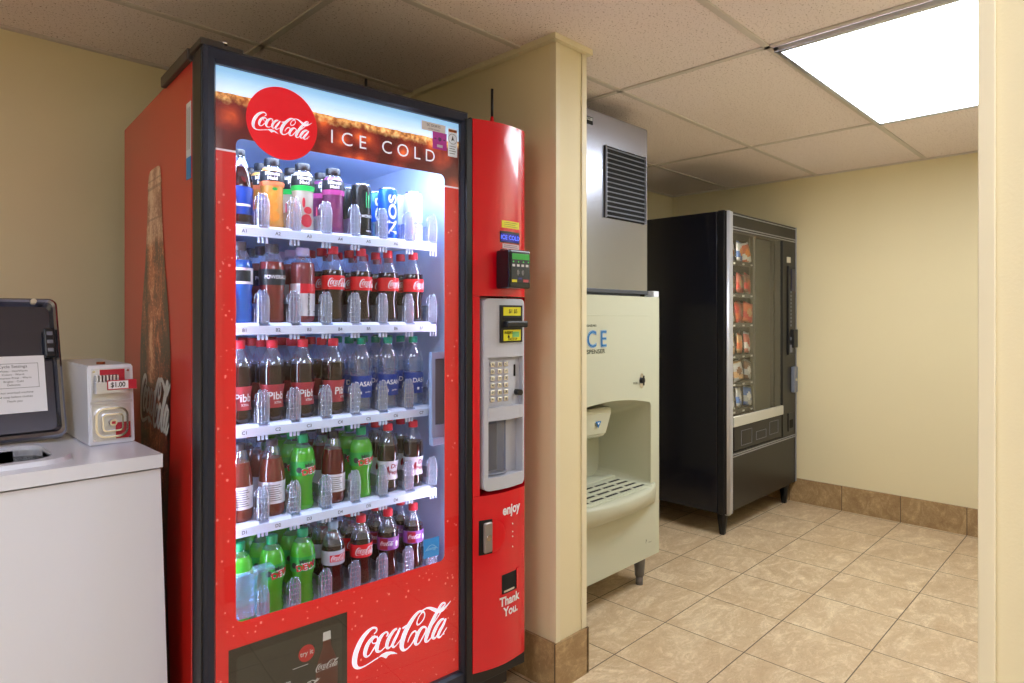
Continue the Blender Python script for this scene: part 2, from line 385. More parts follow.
mb = MB(); mb.box(PX0, PX1+.006, PY-.010, PY, 0, .156); struct(mb.build('baseboard_partition', M['base_x']))
mb = MB(); mb.box(PX0-.010, PX0, PY-.010, YB, 0, .156); mb.box(PX1, PX1+.010, PY-.010, YB, 0, .156); struct(mb.build('baseboard_partition_side', M['base_y']))
mb = MB(); mb.box(XW-.010, XW, .138, YB-.01, 0, .156); struct(mb.build('baseboard_right', M['base_y']))
mb = MB(); mb.box(PX1+.01, XW-.01, YB-.010, YB, 0, .156); mb.box(XL, PX0-.01, YB-.010, YB, 0, .156); struct(mb.build('baseboard_back', M['base_x']))
mb = MB(); mb.box(.9, XW-.01, .138, .148, 0, .156); struct(mb.build('baseboard_front', M['base_x']))
# suspended grid
gx = [2.177+1.225*k for k in (-3, -2, -1, 0, 1)]; gy = [1.535+.61*k for k in (-5, -4, -3, -2, -1, 0, 1)]
mb = MB()
for x in gx:
    mb.box(x-.0115, x+.0115, YF, (YB if x < PX0 or x > PX1 else PY), CEIL-.006, CEIL, .0012, 1)
for y in gy:
    if y > PY:
        mb.box(XL, PX0-.022, y-.0115, y+.0115, CEIL-.006, CEIL, .0012, 1); mb.box(PX1+.022, XW, y-.0115, y+.0115, CEIL-.006, CEIL, .0012, 1)
    else: mb.box(XL, XW, y-.0115, y+.0115, CEIL-.006, CEIL, .0012, 1)
mb.box(XL, PX0-.022, YB-.02, YB, CEIL-.008, CEIL); mb.box(PX1+.022, XW, YB-.02, YB, CEIL-.008, CEIL); mb.box(XW-.02, XW, .138, YB, CEIL-.008, CEIL)
struct(mb.build('trim_4', M['tbar']))

def lamp_mat(name, rgb, s):
    m, t = nt(name); n = N(t)
    e = n.n('ShaderNodeEmission', ins={0: (*lin(rgb), 1), 1: s}); o = n.n('ShaderNodeOutputMaterial'); t.links.new(e.outputs[0], o.inputs[0]); return m
M['panel'] = lamp_mat('lit_diffuser', (240, 247, 255), ALCOVE_LAMP)
M['fill_panel'] = lamp_mat('fill_diffuser', (236, 242, 255), CORRIDOR_FILL)
def ceiling_light(x0, x1, y0, y1, label, pm='panel'):
    t = empty('ceiling_light', ((x0+x1)/2, (y0+y1)/2, CEIL-.012)); tag(t, label, 'ceiling light')
    cx, cy = (x1-x0)/2, (y1-y0)/2
    mb = MB(); mb.box(-cx+.03, cx-.03, -cy+.015, cy-.015, -.004, .004); mb.build('diffuser', M[pm], t)
    mb = MB()
    mb.box(-cx, cx, -cy, -cy+.016, -.009, .006, .002); mb.box(-cx, cx, cy-.016, cy, -.009, .006, .002)
    mb.box(-cx, -cx+.012, -cy, cy, -.012, .006, .002); mb.box(-cx+.015, -cx+.028, -cy, cy, -.009, .006, .002); mb.box(cx-.03, cx, -cy, cy, -.009, .006, .002)
    f = mb.build('frame', M['steel'], t); f['label'] = 'metal trim around the lit diffuser'
ceiling_light(2.188, 3.39, .332, .908, 'lit fluorescent ceiling panel above the alcove floor')
ceiling_light(-.28, .94, -.90, -.30, 'added fill light panel over the corridor behind the viewer', 'fill_panel')  # fill panel out of view, added to brighten the washer side
ceiling_light(-1.485, -.285, .332, .908, 'added fill light panel over the floor left of the washing machine', 'fill_panel')  # another unseen panel, added to brighten the red flank

# ------------------------------------------------------------ washing machine
WZ = .915
wm = empty('washing_machine', (.155, 1.99, 0)); tag(wm, 'white top loading washing machine with its dark lid standing open', 'washing machine')
wx = lambda x: x-.155
wy = lambda y: y-1.99
mb = MB(); pts_ = [(wx(-.195), .03), (wx(.515), .03), (wx(.490), .875), (wx(-.195), .875)]
mb.prism(pts_, wy(1.650), wy(1.672), 'y'); mb.prism(pts_, wy(2.35), wy(2.37), 'y')
mb.prism([(wx(.490), .03), (wx(.515), .03), (wx(.490), .875), (wx(.476), .875)], wy(1.672), wy(2.35), 'y'); mb.box(wx(-.195), wx(-.18), wy(1.672), wy(2.35), .03, .875); mb.box(wx(-.18), wx(.49), wy(1.672), wy(2.35), .03, .045)
mb.build('cabinet', M['white'], wm)
for a in (-.16, .47):
    for b in (1.69, 2.33): mb = MB(); mb.cyl((wx(a), wy(b), 0), (wx(a), wy(b), .035), .018); mb.build('levelling_foot', M['black'], wm)
mb = MB()
op = rrect(wx(-.12), wx(.300), wy(1.722), wy(1.930), .05, 8)
mb.holed([(wx(-.20), wy(1.640)), (wx(.492), wy(1.640)), (wx(.492), wy(2.375)), (wx(-.20), wy(2.375))], op, .880, WZ-.004, 'z')
# raised lip around the opening and the shallow well beside the coin box
op2 = rrect(wx(-.15), wx(.335), wy(1.690), wy(1.960), .07, 8)
mb.loft([[(x, y, WZ-.005) for x, y in op2], [(x*.985, y*.985, WZ+.006) for x, y in op2], [(x, y, WZ+.006) for x, y in op], [(x, y, WZ-.018) for x, y in op]])
top = mb.build('top_deck', M['white'], wm)
for p in top.data.polygons: p.use_smooth = False
mb = MB(); mb.loft([[(x, y, WZ-.018) for x, y in op], [(x, y, .55) for x, y in op]], cap1=True); mb.build('tub', M['dark'], wm)
# lid: a dark glossy tray, hinged at the back of the opening
M['lidm'] = mat('dark_lid_enamel', (78, 82, 98), .2, metal=.85, coat=.5, bump=.16, bscale=9)
M['rim'] = mat('lid_rim', (150, 152, 166), .2, metal=.9)
# modelled upright in its own frame (x across, z up the open lid), leaning back on its hinge
lb = MB()
LX0, LX1, LZ0, LZ1 = -.50, 0.0, .012, .392
o1 = rrect(LX0, LX1, LZ0, LZ1, .020, 6); o2 = rrect(LX0+.005, LX1-.005, LZ0+.005, LZ1-.005, .017, 6); o3 = rrect(LX0+.010, LX1-.010, LZ0+.014, LZ1-.010, .015, 6)
lb.loft([[(x, .026, z) for x, z in o1], [(x, 0, z) for x, z in o1]], cap0=True)
lb.m(1).loft([[(x, 0, z) for x, z in o1], [(x, -.004, z) for x, z in o2], [(x, .001, z) for x, z in o3]])
lb.m(0).loft([[(x, .001, z) for x, z in o3], [((x+.25)*.965-.25, .012, (z-.2)*.95+.2) for x, z in o3]], cap1=True)
lid = lb.build('lid', [M['lidm'], M['rim']], wm, loc=(wx(.368), wy(1.972), WZ), rot=(R(-21), 0, 0)); lid['label'] = 'open dark enamelled lid with a bright rim and paper notice'
mb = MB(); mb.box(LX1-.036, LX1-.010, -.010, .006, .225, .305, .004); mb.m(1)
for z in (.243, .266, .289): mb.box(LX1-.030, LX1-.017, -.012, -.009, z-.005, z+.005, .001)
mb.build('latch_plate', [M['black'], M['greydk']], lid)
mb = MB(); mb.cyl((LX1-.052, -.008, .382), (LX1-.052, .004, .382), .007); mb.build('bumper', mat('cream_rubber', (210, 200, 180), .5), lid)
ox1 = LX1-.050; ox0 = ox1-.125
mb = MB(); mb.box(ox0-.03, LX1-.036, .0095, .0105, .085, .235); mb.m(1)
oz0, oz1 = .150, .215
for a in ((ox0, ox1, oz0, oz0+.0006), (ox0, ox1, oz1-.0006, oz1), (ox0, ox0+.0006, oz0, oz1), (ox1-.0006, ox1, oz0, oz1)): mb.box(a[0], a[1], .0085, .0095, a[2], a[3])
text(mb, 'Cycle Settings', (ox0+ox1)/2+.01, .0090, .207, .0105)
for i, t_ in enumerate(('Whites - Hot/Warm', 'Colors - Warm', 'Permanent Press - Warm', 'Brights - Cold', 'Delicates')): text(mb, t_, (ox0+ox1)/2+.01, .0090, .195-.0092*i, .0072)
for i, t_ in enumerate(('Do not overload machine', 'Add soap before clothes', 'Thank you')): text(mb, t_, (ox0+ox1)/2+.01, .0090, .138-.011*i, .0075)
mb.build('paper_notice', [mat('paper', (236, 236, 242), .7), mat('ink', (50, 50, 60), .7)], lid)
# coin box
cb = MB(); CX0, CX1, CY0, CY1 = wx(.389), wx(.490), wy(1.852), wy(2.20)
cz = WZ-.003
side = [(CY0, cz), (CY0+.020, 1.110), (CY1, 1.110), (CY1, cz)]
cb.prism([(y, z) for y, z in side], CX0, CX1, 'x')
bmesh.ops.bevel(cb.bm, geom=list(cb.bm.edges), offset=.003, segments=2, affect='EDGES')
cbo = cb.build('coin_box', M['white'], wm); cbo['label'] = 'white metal coin box with slide and lock on the deck'
def onf(x, z, d=0):   # a point on the sloping face
    return (x, CY0+.020*(z-cz)/(1.110-cz)-d, z)
def fbox(mb, x0, x1, z0, z1, d0, d1):
    for (a, b) in (((x0, z0), (x1, z1)),):
        pts = [(x0, z0), (x1, z0), (x1, z1), (x0, z1)]
        mb.loft([[onf(x, z, d0) for x, z in pts], [onf(x, z, d1) for x, z in pts]], cap0=True, cap1=True)
M['tagred'] = mat('label_red', (178, 24, 48), .4)
xm = (CX0+CX1)/2
mb = MB(); fbox(mb, CX0+.008, CX1-.008, 1.022, 1.102, 0, .002); fbox(mb, CX0+.008, CX1-.008, .922, 1.012, 0, .002); fbox(mb, CX0+.004, CX1-.004, 1.014, 1.020, 0, .003)
mb.build('face_plate', M['steel'], cbo)
mb = MB(); fbox(mb, CX0+.026, CX1-.020, 1.068, 1.099, .002, .0035); mb.build('red_plate', M['tagred'], cbo)
mb = MB(); fbox(mb, CX0+.058, CX1-.010, .925, .965, .002, .003); mb.build('red_plate', M['tagred'], cbo)
mb = MB(); fbox(mb, CX0+.012, CX1-.022, 1.042, 1.070, .0035, .03)
for k in range(7):
    x = CX0+.014+k*.0075; fbox(mb, x, x+.004, 1.070, 1.086, .0035, .022)
mb.build('coin_slide', M['steel'], cbo)
mb = MB(); fbox(mb, CX0+.035, CX1-.001, 1.050, 1.074, .031, .033); mb.m(1); fbox(mb, CX0+.037, CX1-.020, 1.0525, 1.0715, .033, .0335); mb.m(2)
text(mb, '$1.00', CX0+.058, 0, 1.062, .017, .015, sx=.85, fn=lambda a, b: onf(a, b, .0345))
mb.build('price_tag', [M['tagred'], mat('tag_white', (235, 235, 240), .5), mat('ink2', (20, 20, 30), .6)], cbo)
mb = MB()
def ring(mb, x0, x1, z0, z1, r, w, d0, d1):
    a = rrect(x0, x1, z0, z1, r, 6); b = rrect(x0+w, x1-w, z0+w, z1-w, max(r-w, .002), 6)
    mb.loft([[onf(x, z, d0) for x, z in a], [onf(x, z, d1) for x, z in a], [onf(x, z, d1) for x, z in b], [onf(x, z, d0) for x, z in b]])
ring(mb, CX0+.012, CX1-.016, .930, 1.005, .022, .005, .002, .012); ring(mb, CX0+.026, CX1-.028, .945, .990, .010, .004, .002, .016)
mb.build('vault_ring', M['chrome'], cbo)
mb = MB(); p = onf(xm, .967, .002); q = onf(xm, .967, .016); mb.cyl(p, q, .0085); mb.m(1); q2 = onf(xm, .967, .017); mb.box(xm-.004, xm+.004, q2[1]-.001, q2[1]+.001, .964, .970)
mb.build('lock', [M['chrome'], M['tagred']], cbo)
for a, b in ((CX0+.012, .927), (CX1-.012, .927), (CX0+.013, 1.095), (CX1-.013, 1.095)):
    mb = MB(); mb.cyl(onf(a, b, 0), onf(a, b, .004), .003); mb.build('screw', M['chrome'], cbo)
mb = MB(); mb.cyl((xm-.01, CY0+.07, 1.110), (xm-.01, CY0+.07, 1.116), .010); mb.build('top_lock', mat('brass', (150, 80, 50), .3, metal=.8), cbo)
# ------------------------------------------------------------ drinks vending machine
VM0 = Vector((.536, 1.512, 0)); VA = R(-4.0)
vm = empty('vending_machine', VM0, VA); tag(vm, 'tall red glass-fronted drinks vending machine with lit sign reading ICE COLD', 'vending machine')
W0, H0, D0 = .978, 1.847, .86
mb = MB()
mb.box(0, .022, .088, D0, .11, 1.842, .003); mb.box(W0-.022, W0, .100, D0, .11, 1.83, .003)
mb.m(1); mb.box(.022, W0-.022, D0-.02, D0, .11, 1.842); mb.box(.022, W0-.022, .088, D0-.02, 1.815, 1.84); mb.box(.022, W0-.022, .088, D0-.02, .11, .40)
mb.box(.752, W0-.022, .11, D0-.02, .40, 1.815)
mb.build('cabinet', [M['red'], M['black']], vm)
# inside: pale liner
M['liner'] = mat('pale_blue_liner', (190, 214, 248), .45)
mb = MB()
mb.box(.022, .030, .088, .80, .40, 1.815); mb.box(.744, .752, .088, .80, .40, 1.815); mb.box(.03, .744, .78, .80, .40, 1.815); mb.box(.03, .744, .088, .78, 1.74, 1.76); mb.box(.03, .744, .088, .78, .40, .405)
mb.box(.03, .744, .70, .78, 1.66, 1.74, .004)
mb.build('liner', M['liner'], vm)
mb = MB()
for k in range(12): mb.box(.44+k*.014, .446+k*.014, .777, .7805, 1.50, 1.60)
mb.build('air_vent', M['black'], vm)
# LED strips standing behind the printed borders
M['led'] = lamp_mat('white_led', (216, 230, 255), MACHINE_LED*1.1)
mb = MB(); mb.box(.034, .046, .072, .084, .45, 1.70, .002); mb.build('light_strip', M['led'], vm)
for za, zb in ((.45, .80), (1.19, 1.70)): mb = MB(); mb.box(.706, .718, .018, .030, za, zb, .002); mb.build('light_strip', M['led'], vm)
mb = MB(); mb.box(.10, .68, .135, .165, 1.728, 1.738, .002); mb.build('light_strip', M['led'], vm)  # extra hidden strip, added to brighten the upper interior
mb = MB(); mb.box(.06, .70, .060, .084, 1.694, 1.706, .002); mb.build('light_strip', M['led'], vm)
# feet and plinth
mb = MB(); mb.box(.0, W0, -.004, .09, .108, .158, .003); mb.box(.05, .93, .03, .8, .05, .11); mb.build('plinth', M['black'], vm)
for a in (.07, .90):
    for b in (.06, .78): mb = MB(); mb.cyl((a, b, 0), (a, b, .055), .022); mb.build('foot', M['black'], vm)
# door frame
mb = MB()
gz0, gz1, gx0, gx1 = .172, 1.811, .027, .721
def fr_bar(mb, outer, inner, y0, y1, ch=.008):
    (x0, z0, x1, z1), (a0, c0, a1, c1) = outer, inner
    O = [(x0, z0), (x1, z0), (x1, z1), (x0, z1)]; I = [(a0, c0), (a1, c0), (a1, c1), (a0, c1)]
    def off(P, s): cx = (x0+x1)/2; cz_ = (z0+z1)/2; return [(x+(s if x < cx else -s), z+(s if z < cz_ else -s)) for x, z in P]
    loops = [(O, y1), (O, y0+ch), (off(O, ch), y0), (off(I, -.006), y0), (off(I, 0), y0+.010), (I, y1)]
    mb.loft([[(x, y, z) for x, z in P] for P, y in loops])
fr_bar(mb, (0, .112, .746, H0), (gx0, gz0, gx1, gz1), -.012, .082)
mb.build('door_frame', M['frame'], vm)
mb = MB(); mb.box(.729, .745, -.020, -.006, .13, 1.825, .003); mb.box(.742, .752, -.02, .02, .12, 1.83, .002)
mb.box(.731, .736, -.023, -.018, .56, .60, .001)
mb.build('door_edge_channel', M['black'], vm)
mb = MB(); mb.box(-.004, .004, .0, .06, .115, 1.84, .002); mb.build('door_side_trim', M['black'], vm)
mb = MB(); mb.box(-.012, .02, .082, .33, 1.834, 1.862, .003); mb.box(-.006, .045, -.004, .09, 1.845, 1.862, .003); mb.box(.035, .09, -.002, .05, 1.846, 1.858, .003)
mb.box(.24, .84, .05, .10, 1.842, 1.853, .002); mb.build('top_hinge_cover', mat('brown_black_metal', (52, 44, 40), .4), vm)
mb = MB(); mb.cyl((.05, .01, 1.862), (.05, .01, 1.868), .007); mb.build('hinge_bolt', M['chrome'], vm)

# the printed, back-lit door glass
def sign_material():
    m, t = nt('backlit_print'); n = N(t)
    tc = n.n('ShaderNodeTexCoord').outputs['Object']
    s = n.n('ShaderNodeSeparateXYZ', ins={0: tc}); x, z = s.outputs[0], s.outputs[2]
    # edge of the drink below the sky of the header picture
    v1 = n.n('ShaderNodeCombineXYZ', ins={0: n.math('MULTIPLY', x, 14.0), 1: 2.0}).outputs[0]
    e1 = n.n('ShaderNodeTexNoise', ins={'Vector': v1, 'Scale': 1.0, 'Detail': 3.0}).outputs[0]
    v2 = n.n('ShaderNodeCombineXYZ', ins={0: n.math('MULTIPLY', x, 12.0), 1: 7.0}).outputs[0]
    e2 = n.n('ShaderNodeTexVoronoi', ins={'Vector': v2, 'Scale': 1.0}).outputs[0]
    bumps = n.math('MULTIPLY', n.math('MAXIMUM', n.math('SUBTRACT', .28, e2), 0.0), .085)
    edge = n.math('ADD', n.math('ADD', n.math('MULTIPLY', n.math('SUBTRACT', e1, .5), .016), 1.752), bumps)
    d = n.math('SUBTRACT', z, edge)
    foamn = n.n('ShaderNodeTexNoise', ins={'Vector': tc, 'Scale': 70.0, 'Detail': 4.0}).outputs[0]
    ice = n.n('ShaderNodeTexVoronoi', feature='SMOOTH_F1', ins={'Vector': tc, 'Scale': 17.0, 'Smoothness': .35}).outputs[0]
    iceb = n.n('ShaderNodeTexNoise', ins={'Vector': tc, 'Scale': 11.0, 'Detail': 5.0, 'Roughness': .6, 'Distortion': .8}).outputs[0]
    k = n.math('ADD', n.math('MULTIPLY', ice, .75), n.math('MULTIPLY', iceb, .6))
    cola = n.ramp(k, [(.38, lin((206, 92, 44))), (.48, lin((160, 58, 36))), (.60, lin((122, 38, 30))), (.80, lin((78, 22, 22)))])
    foam = n.ramp(foamn, [(.35, lin((150, 84, 40))), (.5, lin((214, 150, 84))), (.65, lin((238, 196, 130)))])
    fk = n.ramp(n.math('ADD', d, n.math('MULTIPLY', foamn, .016)), [(0, (0, 0, 0)), (.001, (1, 1, 1))])
    fz = n.n('ShaderNodeMapRange', ins={0: n.math('ADD', d, n.math('MULTIPLY', n.math('SUBTRACT', foamn, .5), .02)), 1: -.024, 2: -.006}).outputs[0]
    drink = n.mix(fz, cola, foam)
    sky = n.ramp(n.n('ShaderNodeMapRange', ins={0: z, 1: 1.755, 2: 1.80}).outputs[0], [(0, lin((210, 226, 240))), (1, lin((140, 184, 216)))])
    isky = n.math('GREATER_THAN', d, 0.0)
    head = n.mix(isky, drink, sky)
    rn = n.n('ShaderNodeTexNoise', ins={'Vector': tc, 'Scale': 3.0, 'Detail': 2.0}).outputs[0]
    red = n.mix(rn, lin((206, 20, 24)), lin((214, 26, 28)))
    line = n.math('MULTIPLY', n.math('GREATER_THAN', z, 1.616), n.math('LESS_THAN', z, 1.6205))
    col = n.mix(n.math('GREATER_THAN', z, 1.620), red, head)
    col = n.mix(line, col, lin((230, 210, 214)))
    p = n.n('ShaderNodeBsdfPrincipled', ins={'Base Color': col, 'Roughness': .25, 'Emission Color': col})
    es = n.n('ShaderNodeMix', data_type='FLOAT', ins={0: n.math('GREATER_THAN', z, 1.620), 2: .36, 3: .95}).outputs[0]
    t.links.new(es, p.inputs['Emission Strength'])
    o = n.n('ShaderNodeOutputMaterial'); t.links.new(p.outputs[0], o.inputs[0]); return m
M['sign'] = sign_material()
hx0, hx1, hz0, hz1 = .075, .672, .513, 1.652
mb = MB()
hole = rrect(hx0, hx1, hz0, hz1, .018, 8); nc = len(hole)//4
corner = [(gx1, gz1), (gx0, gz1), (gx0, gz0), (gx1, gz0)]
for yy in (.009, .012):
    for q_ in range(4):
        seg_ = hole[q_*nc:(q_+1)*nc]; c = corner[q_]
        for a, b in zip(seg_[:-1], seg_[1:]): mb.face([(c[0], yy, c[1]), (a[0], yy, a[1]), (b[0], yy, b[1])])
        a = seg_[-1]; b = hole[((q_+1) % 4)*nc]; c2 = corner[(q_+1) % 4]
        mb.face([(c[0], yy, c[1]), (a[0], yy, a[1]), (b[0], yy, b[1]), (c2[0], yy, c2[1])])
rs = random.Random(3)
M['drop'] = mat('printed_drops', (240, 120, 112), .15, emit=(240, 120, 110), es=.35, coat=.5)
mb.m(1)
def drop(x, z, r):
    rr = [(r*math.cos(a)*.9, r*math.sin(a)) for a in [2*PI*i/8 for i in range(8)]]
    mb.loft([[(x+a, .009, z+b) for a, b in rr], [(x+a*.7, .009-r*.35, z+b*.7) for a, b in rr]], cap1=True)
for i in range(240):
    reg = rs.random(); r = rs.choice((.0012, .0015, .0018, .0024, .0030, .0036)) 
    if reg < .22: x, z = rs.uniform(gx0+.005, hx0-.005), rs.uniform(.2, 1.60)
    elif reg < .45: x, z = rs.uniform(hx1+.008, gx1-.006), rs.uniform(.2, 1.60)
    else: x, z = rs.uniform(gx0+.01, gx1-.01), rs.uniform(.18, hz0-.01)
    if .05 < x < .365 and z < .47: continue
    if .37 < x < .70 and .285 < z < .40 and rs.random() < .8: continue
    drop(x, z, r)
sg = mb.build('printed_sign', [M['sign'], M['drop']], vm); sg['label'] = 'backlit red print with cola and ice header around the window'
M['whiteprint'] = mat('white_print', (236, 234, 244), .4, emit=(236, 234, 244), es=.55)
M['discred'] = mat('red_print', (222, 14, 34), .3, emit=(228, 18, 36), es=.5)
yd = .0076
mb = MB(); mb.poly(circ(.186, 1.706, .0885, 56, .0885), yd); dsc = mb.build('round_logo', M['discred'], sg)
mb = MB(); logo(mb, .187, yd-.0006, 1.701, .146, rot=-.005); mb.build('script_lettering', M['whiteprint'], sg)
mb = MB(); logo(mb, .5345, yd-.0006, .3425, .3128); mb.build('script_lettering', M['whiteprint'], sg)
for ch, x in (('I', .3145), ('C', .357), ('E', .402), ('C', .476), ('O', .527), ('L', .573), ('D', .618)): mb = MB(); text(mb, ch, x, yd, 1.697, .050, -.004); mb.build('header_letter', M['whiteprint'], sg)
# dark advert panel, bottom left
M['adv'] = mat('olive_black_panel', (40, 38, 28), .12, coat=.2); M['adv2'] = mat('olive_panel', (58, 56, 44), .15)
M['offwhite'] = mat('offwhite_print', (214, 212, 206), .5); M['brown'] = mat('brown_print', (92, 46, 30), .35, var=.3, vscale=40)
mb = MB(); mb.poly([(.058, .185), (.357, .185), (.357, .457), (.058, .457)], .0074)
mb.m(1).poly(rrect(.076, .342, .20, .436, .010), .0070)
ad = mb.build('advert_panel', [M['adv'], M['adv2']], sg); ad['label'] = 'dark advert panel with bottle picture and script'
mb = MB(); bp = [(-.009, .418), (.009, .418), (.010, .402), (.012, .385), (.024, .355), (.030, .330), (.030, .290), (.026, .255), (.030, .21), (-.030, .21), (-.026, .255), (-.030, .290), (-.030, .330), (-.024, .355), (-.012, .385), (-.010, .402)]
mb.poly([(.300+x, z) for x, z in bp], .0066); mb.m(1).poly([(.289, .402), (.311, .402), (.310, .424), (.290, .424)], .0063)
mb.build('bottle_picture', [M['brown'], M['offwhite']], ad)
for x, y, z, w in ((.302, .0060, .338, .062), (.240, .0064, .300, .085)): mb = MB(); logo(mb, x, y, z, w, lo=True); mb.build('script_lettering', M['offwhite'], ad)
for t_, x, z, h in (('taste', .190, .330, .016), ('zero calories', .180, .312, .016), ('great', .130, .312, .014), ('zero sugar', .25, .268, .010)):
    mb = MB(); text(mb, t_, x, .0064, z, h, .01); mb.build('lettering', M['offwhite'], ad)
mb = MB(); mb.box(.21, .25, .0060, .0064, .358, .3592); mb.build('rule', M['offwhite'], ad)
mb = MB(); mb.poly(circ(.246, .387, .021, 30), .0064); mb.m(1); text(mb, 'try it', .246, .0060, .387, .017, .012); mb.build('try_badge', [mat('badge_red', (190, 40, 36), .4), M['offwhite']], ad)
# stickers, top right
mb = MB(); mb.poly([(.588, 1.770), (.672, 1.770), (.672, 1.796), (.588, 1.796)], .0068); mb.m(1); text(mb, 'SC DORTS', .63, .0062, 1.787, .010, .01); text(mb, 'call for service', .63, .0062, 1.777, .007)
mb.build('sticker', [mat('tan_sticker', (200, 186, 176), .5, emit=(200, 186, 176), es=.3), mat('ink3', (50, 40, 40), .5)], sg)
mb = MB(); mb.poly([(.626, 1.722), (.676, 1.722), (.676, 1.772), (.626, 1.772)], .0064); mb.m(1); mb.poly([(.641, 1.728), (.661, 1.728), (.661, 1.736), (.641, 1.736)], .0060)
mb.m(2); mb.poly(circ(.651, 1.752, .006), .0060)
for a in (-.016, .016): mb.poly([(.651+a-.004, 1.750), (.651+a+.004, 1.750), (.651+a+.004, 1.754), (.651+a-.004, 1.754)], .0060)
mb.build('sticker', [mat('magenta_sticker', (150, 30, 120), .4, emit=(170, 30, 130), es=.4), M['offwhite'], mat('ink4', (90, 16, 84), .5)], sg)
mb = MB(); mb.poly([(.680, 1.708), (.714, 1.708), (.714, 1.792), (.680, 1.792)], .0060); mb.m(1); mb.poly([(.682, 1.781), (.712, 1.781), (.712, 1.789), (.682, 1.789)], .0056)
mb.m(2); text(mb, 'WARNING', .697, .0052, 1.785, .006, .01)
o_ = circ(.697, 1.761, .0155, 30); i_ = circ(.697, 1.761, .0143, 30); mb.holed(o_, i_, .0056, .0056); mb.poly([(.692, 1.755), (.697, 1.772), (.700, 1.762), (.704, 1.755), (.699, 1.758)], .0056)
for k in range(4): mb.poly([(.685, 1.738-.007*k), (.709-.004*(k % 2), 1.738-.007*k), (.709-.004*(k % 2), 1.7396-.007*k), (.685, 1.7396-.007*k)], .0056)
mb.build('sticker', [mat('sticker_white', (226, 226, 228), .5, emit=(226, 226, 228), es=.25), mat('sticker_orange', (214, 110, 40), .5), mat('ink5', (60, 56, 60), .5)], sg)
mb = MB(); mb.poly([(.596, .535), (.650, .535), (.650, .590), (.596, .590)], .0085); mb.m(1); mb.tube([(.602+.042*t_, .0082, .556+.014*math.sin(t_*PI)) for t_ in [i/10 for i in range(11)]], .0008, 5); text(mb, 'energy', .623, .0080, .560, .013, .01)
mb.build('sticker', [mat('blue_sticker', (50, 140, 206), .4, emit=(50, 140, 206), es=.2), mat('sky_print', (160, 206, 238), .4)], sg)
# clear pane over all
mb = MB(); mb.box(gx0-.002, gx1+.002, -.001, .003, gz0-.002, gz1+.002)
M['glass'] = clear('door_glass', (250, 252, 255), k=.0, rough=.01, ior=1.5)
pane = mb.build('glass_pane', M['glass'], vm)

# shelves
SH = [1.461, 1.2125, .956, .708, .450]
LANE = [.135, .219, .303, .392, .479, .568, .657]
M['shelf'] = mat('white_shelf', (214, 226, 250), .4)
M['clearp'] = clear('clear_plastic', (248, 251, 255), k=.18, diff=.28, rough=.12, dcol=(226, 236, 255), gmul=2.2)
M['ink'] = mat('shelf_ink', (70, 80, 110), .5)
letters = 'ABCDE'
def divider_mesh():
    mb = MB()
    mb.box(-.0010, .0010, .012, .50, .0, .055)
    h = .088
    for sx_ in (-1, 1):
        mb.tube([(sx_*.0185, .010, 0), (sx_*.0190, .008, h*.4), (sx_*.0185, .008, h*.75), (sx_*.0150, .010, h*.90)], .0014, 6)
        mb.box(sx_*.004-.0012, sx_*.004+.0012, -.002, .016, 0, h, .0009, 1)
        mb.box(sx_*.011-.0016, sx_*.011+.0016, .001, .013, 0, h*.93, .0012, 1)
        mb.tube([(sx_*.0145, .004, 0), (sx_*.0150, .002, h*.35), (sx_*.0145, .002, h*.7), (sx_*.010, .004, h*.98), (sx_*.004, .006, h*1.02)], .0016, 6)
    for k in range(6): mb.box(-.012, .012, .000, .006, .006+k*.013, .009+k*.013, .0008, 1)
    return mb.build('lane_divider', M['clearp'])
div0 = divider_mesh(); first_div = [True]
for si, z in enumerate(SH):
    mb = MB(); x0, x1 = .062, .702
    mb.box(x0, x1, .098, .106, z-.026, z-.003, .0015); mb.box(x0, x1, .104, .60, z-.008, z-.004); mb.box(x0, x1, .596, .602, z-.02, z+.02)
    for lx in LANE:
        for s in (-.022, -.008, .008, .022): mb.box(lx+s-.002, lx+s+.002, .106, .59, z-.004, z, .0006, 1)
        mb.prism([(.100, z-.004), (.122, z-.004), (.122, z+.005), (.108, z+.003)], lx-.028, lx+.028, 'x')
    for k in range(8):
        x = LANE[min(k, 6)]+(-.043 if k < 7 else .043)
        for s in (-.010, 0, .010): mb.box(x+s-.003, x+s+.003, .112, .118, z-.040, z-.008, .001, 1)
    sh = mb.build('shelf', M['shelf'], vm)
    for k, lx in enumerate(LANE): mb = MB(); text(mb, letters[si]+str(k+1), lx-.010, .0972, z-.0145, .012, .015); mb.build('slot_number', M['ink'], sh)
    for k in range(8):
        x = LANE[min(k, 6)]+(-.043 if k < 7 else .043)
        if first_div[0]: d = div0; first_div[0] = False
        else: d = div0.copy(); COL.objects.link(d)
        d.parent = vm; d.location = (x, .112, z)
# moving delivery cup and right-hand port, just behind the glass
mb = MB()
mb.box(.062, .1325, .050, .0520, .500, .598, .001); mb.box(.062, .1325, .084, .086, .500, .598, .001); mb.box(.130, .1325, .052, .084, .500, .598, .001); mb.box(.062, .1325, .052, .084, .500, .5025, .001)
mb.box(.058, .140, .046, .050, .598, .606, .001); mb.box(.062, .130, .0485, .05, .548, .5505, .0005)
mb.box(.137, .165, .046, .074, .500, .605, .003); mb.box(.135, .180, .040, .078, .605, .613, .002)
mb.build('delivery_cup', clear('clear_cup', (214, 236, 246), k=.10, diff=.22, rough=.1, dcol=(196, 226, 240)), vm)
mb = MB(); mb.holed([(.660, .865), (.716, .865), (.716, 1.125), (.660, 1.125)], [(.672, .905), (.712, .905), (.712, 1.105), (.672, 1.105)], .060, .075); mb.box(.660, .716, .056, .076, .845, .868, .002)
mb.build('delivery_port', mat('port_frame', (150, 168, 200), .5), vm)
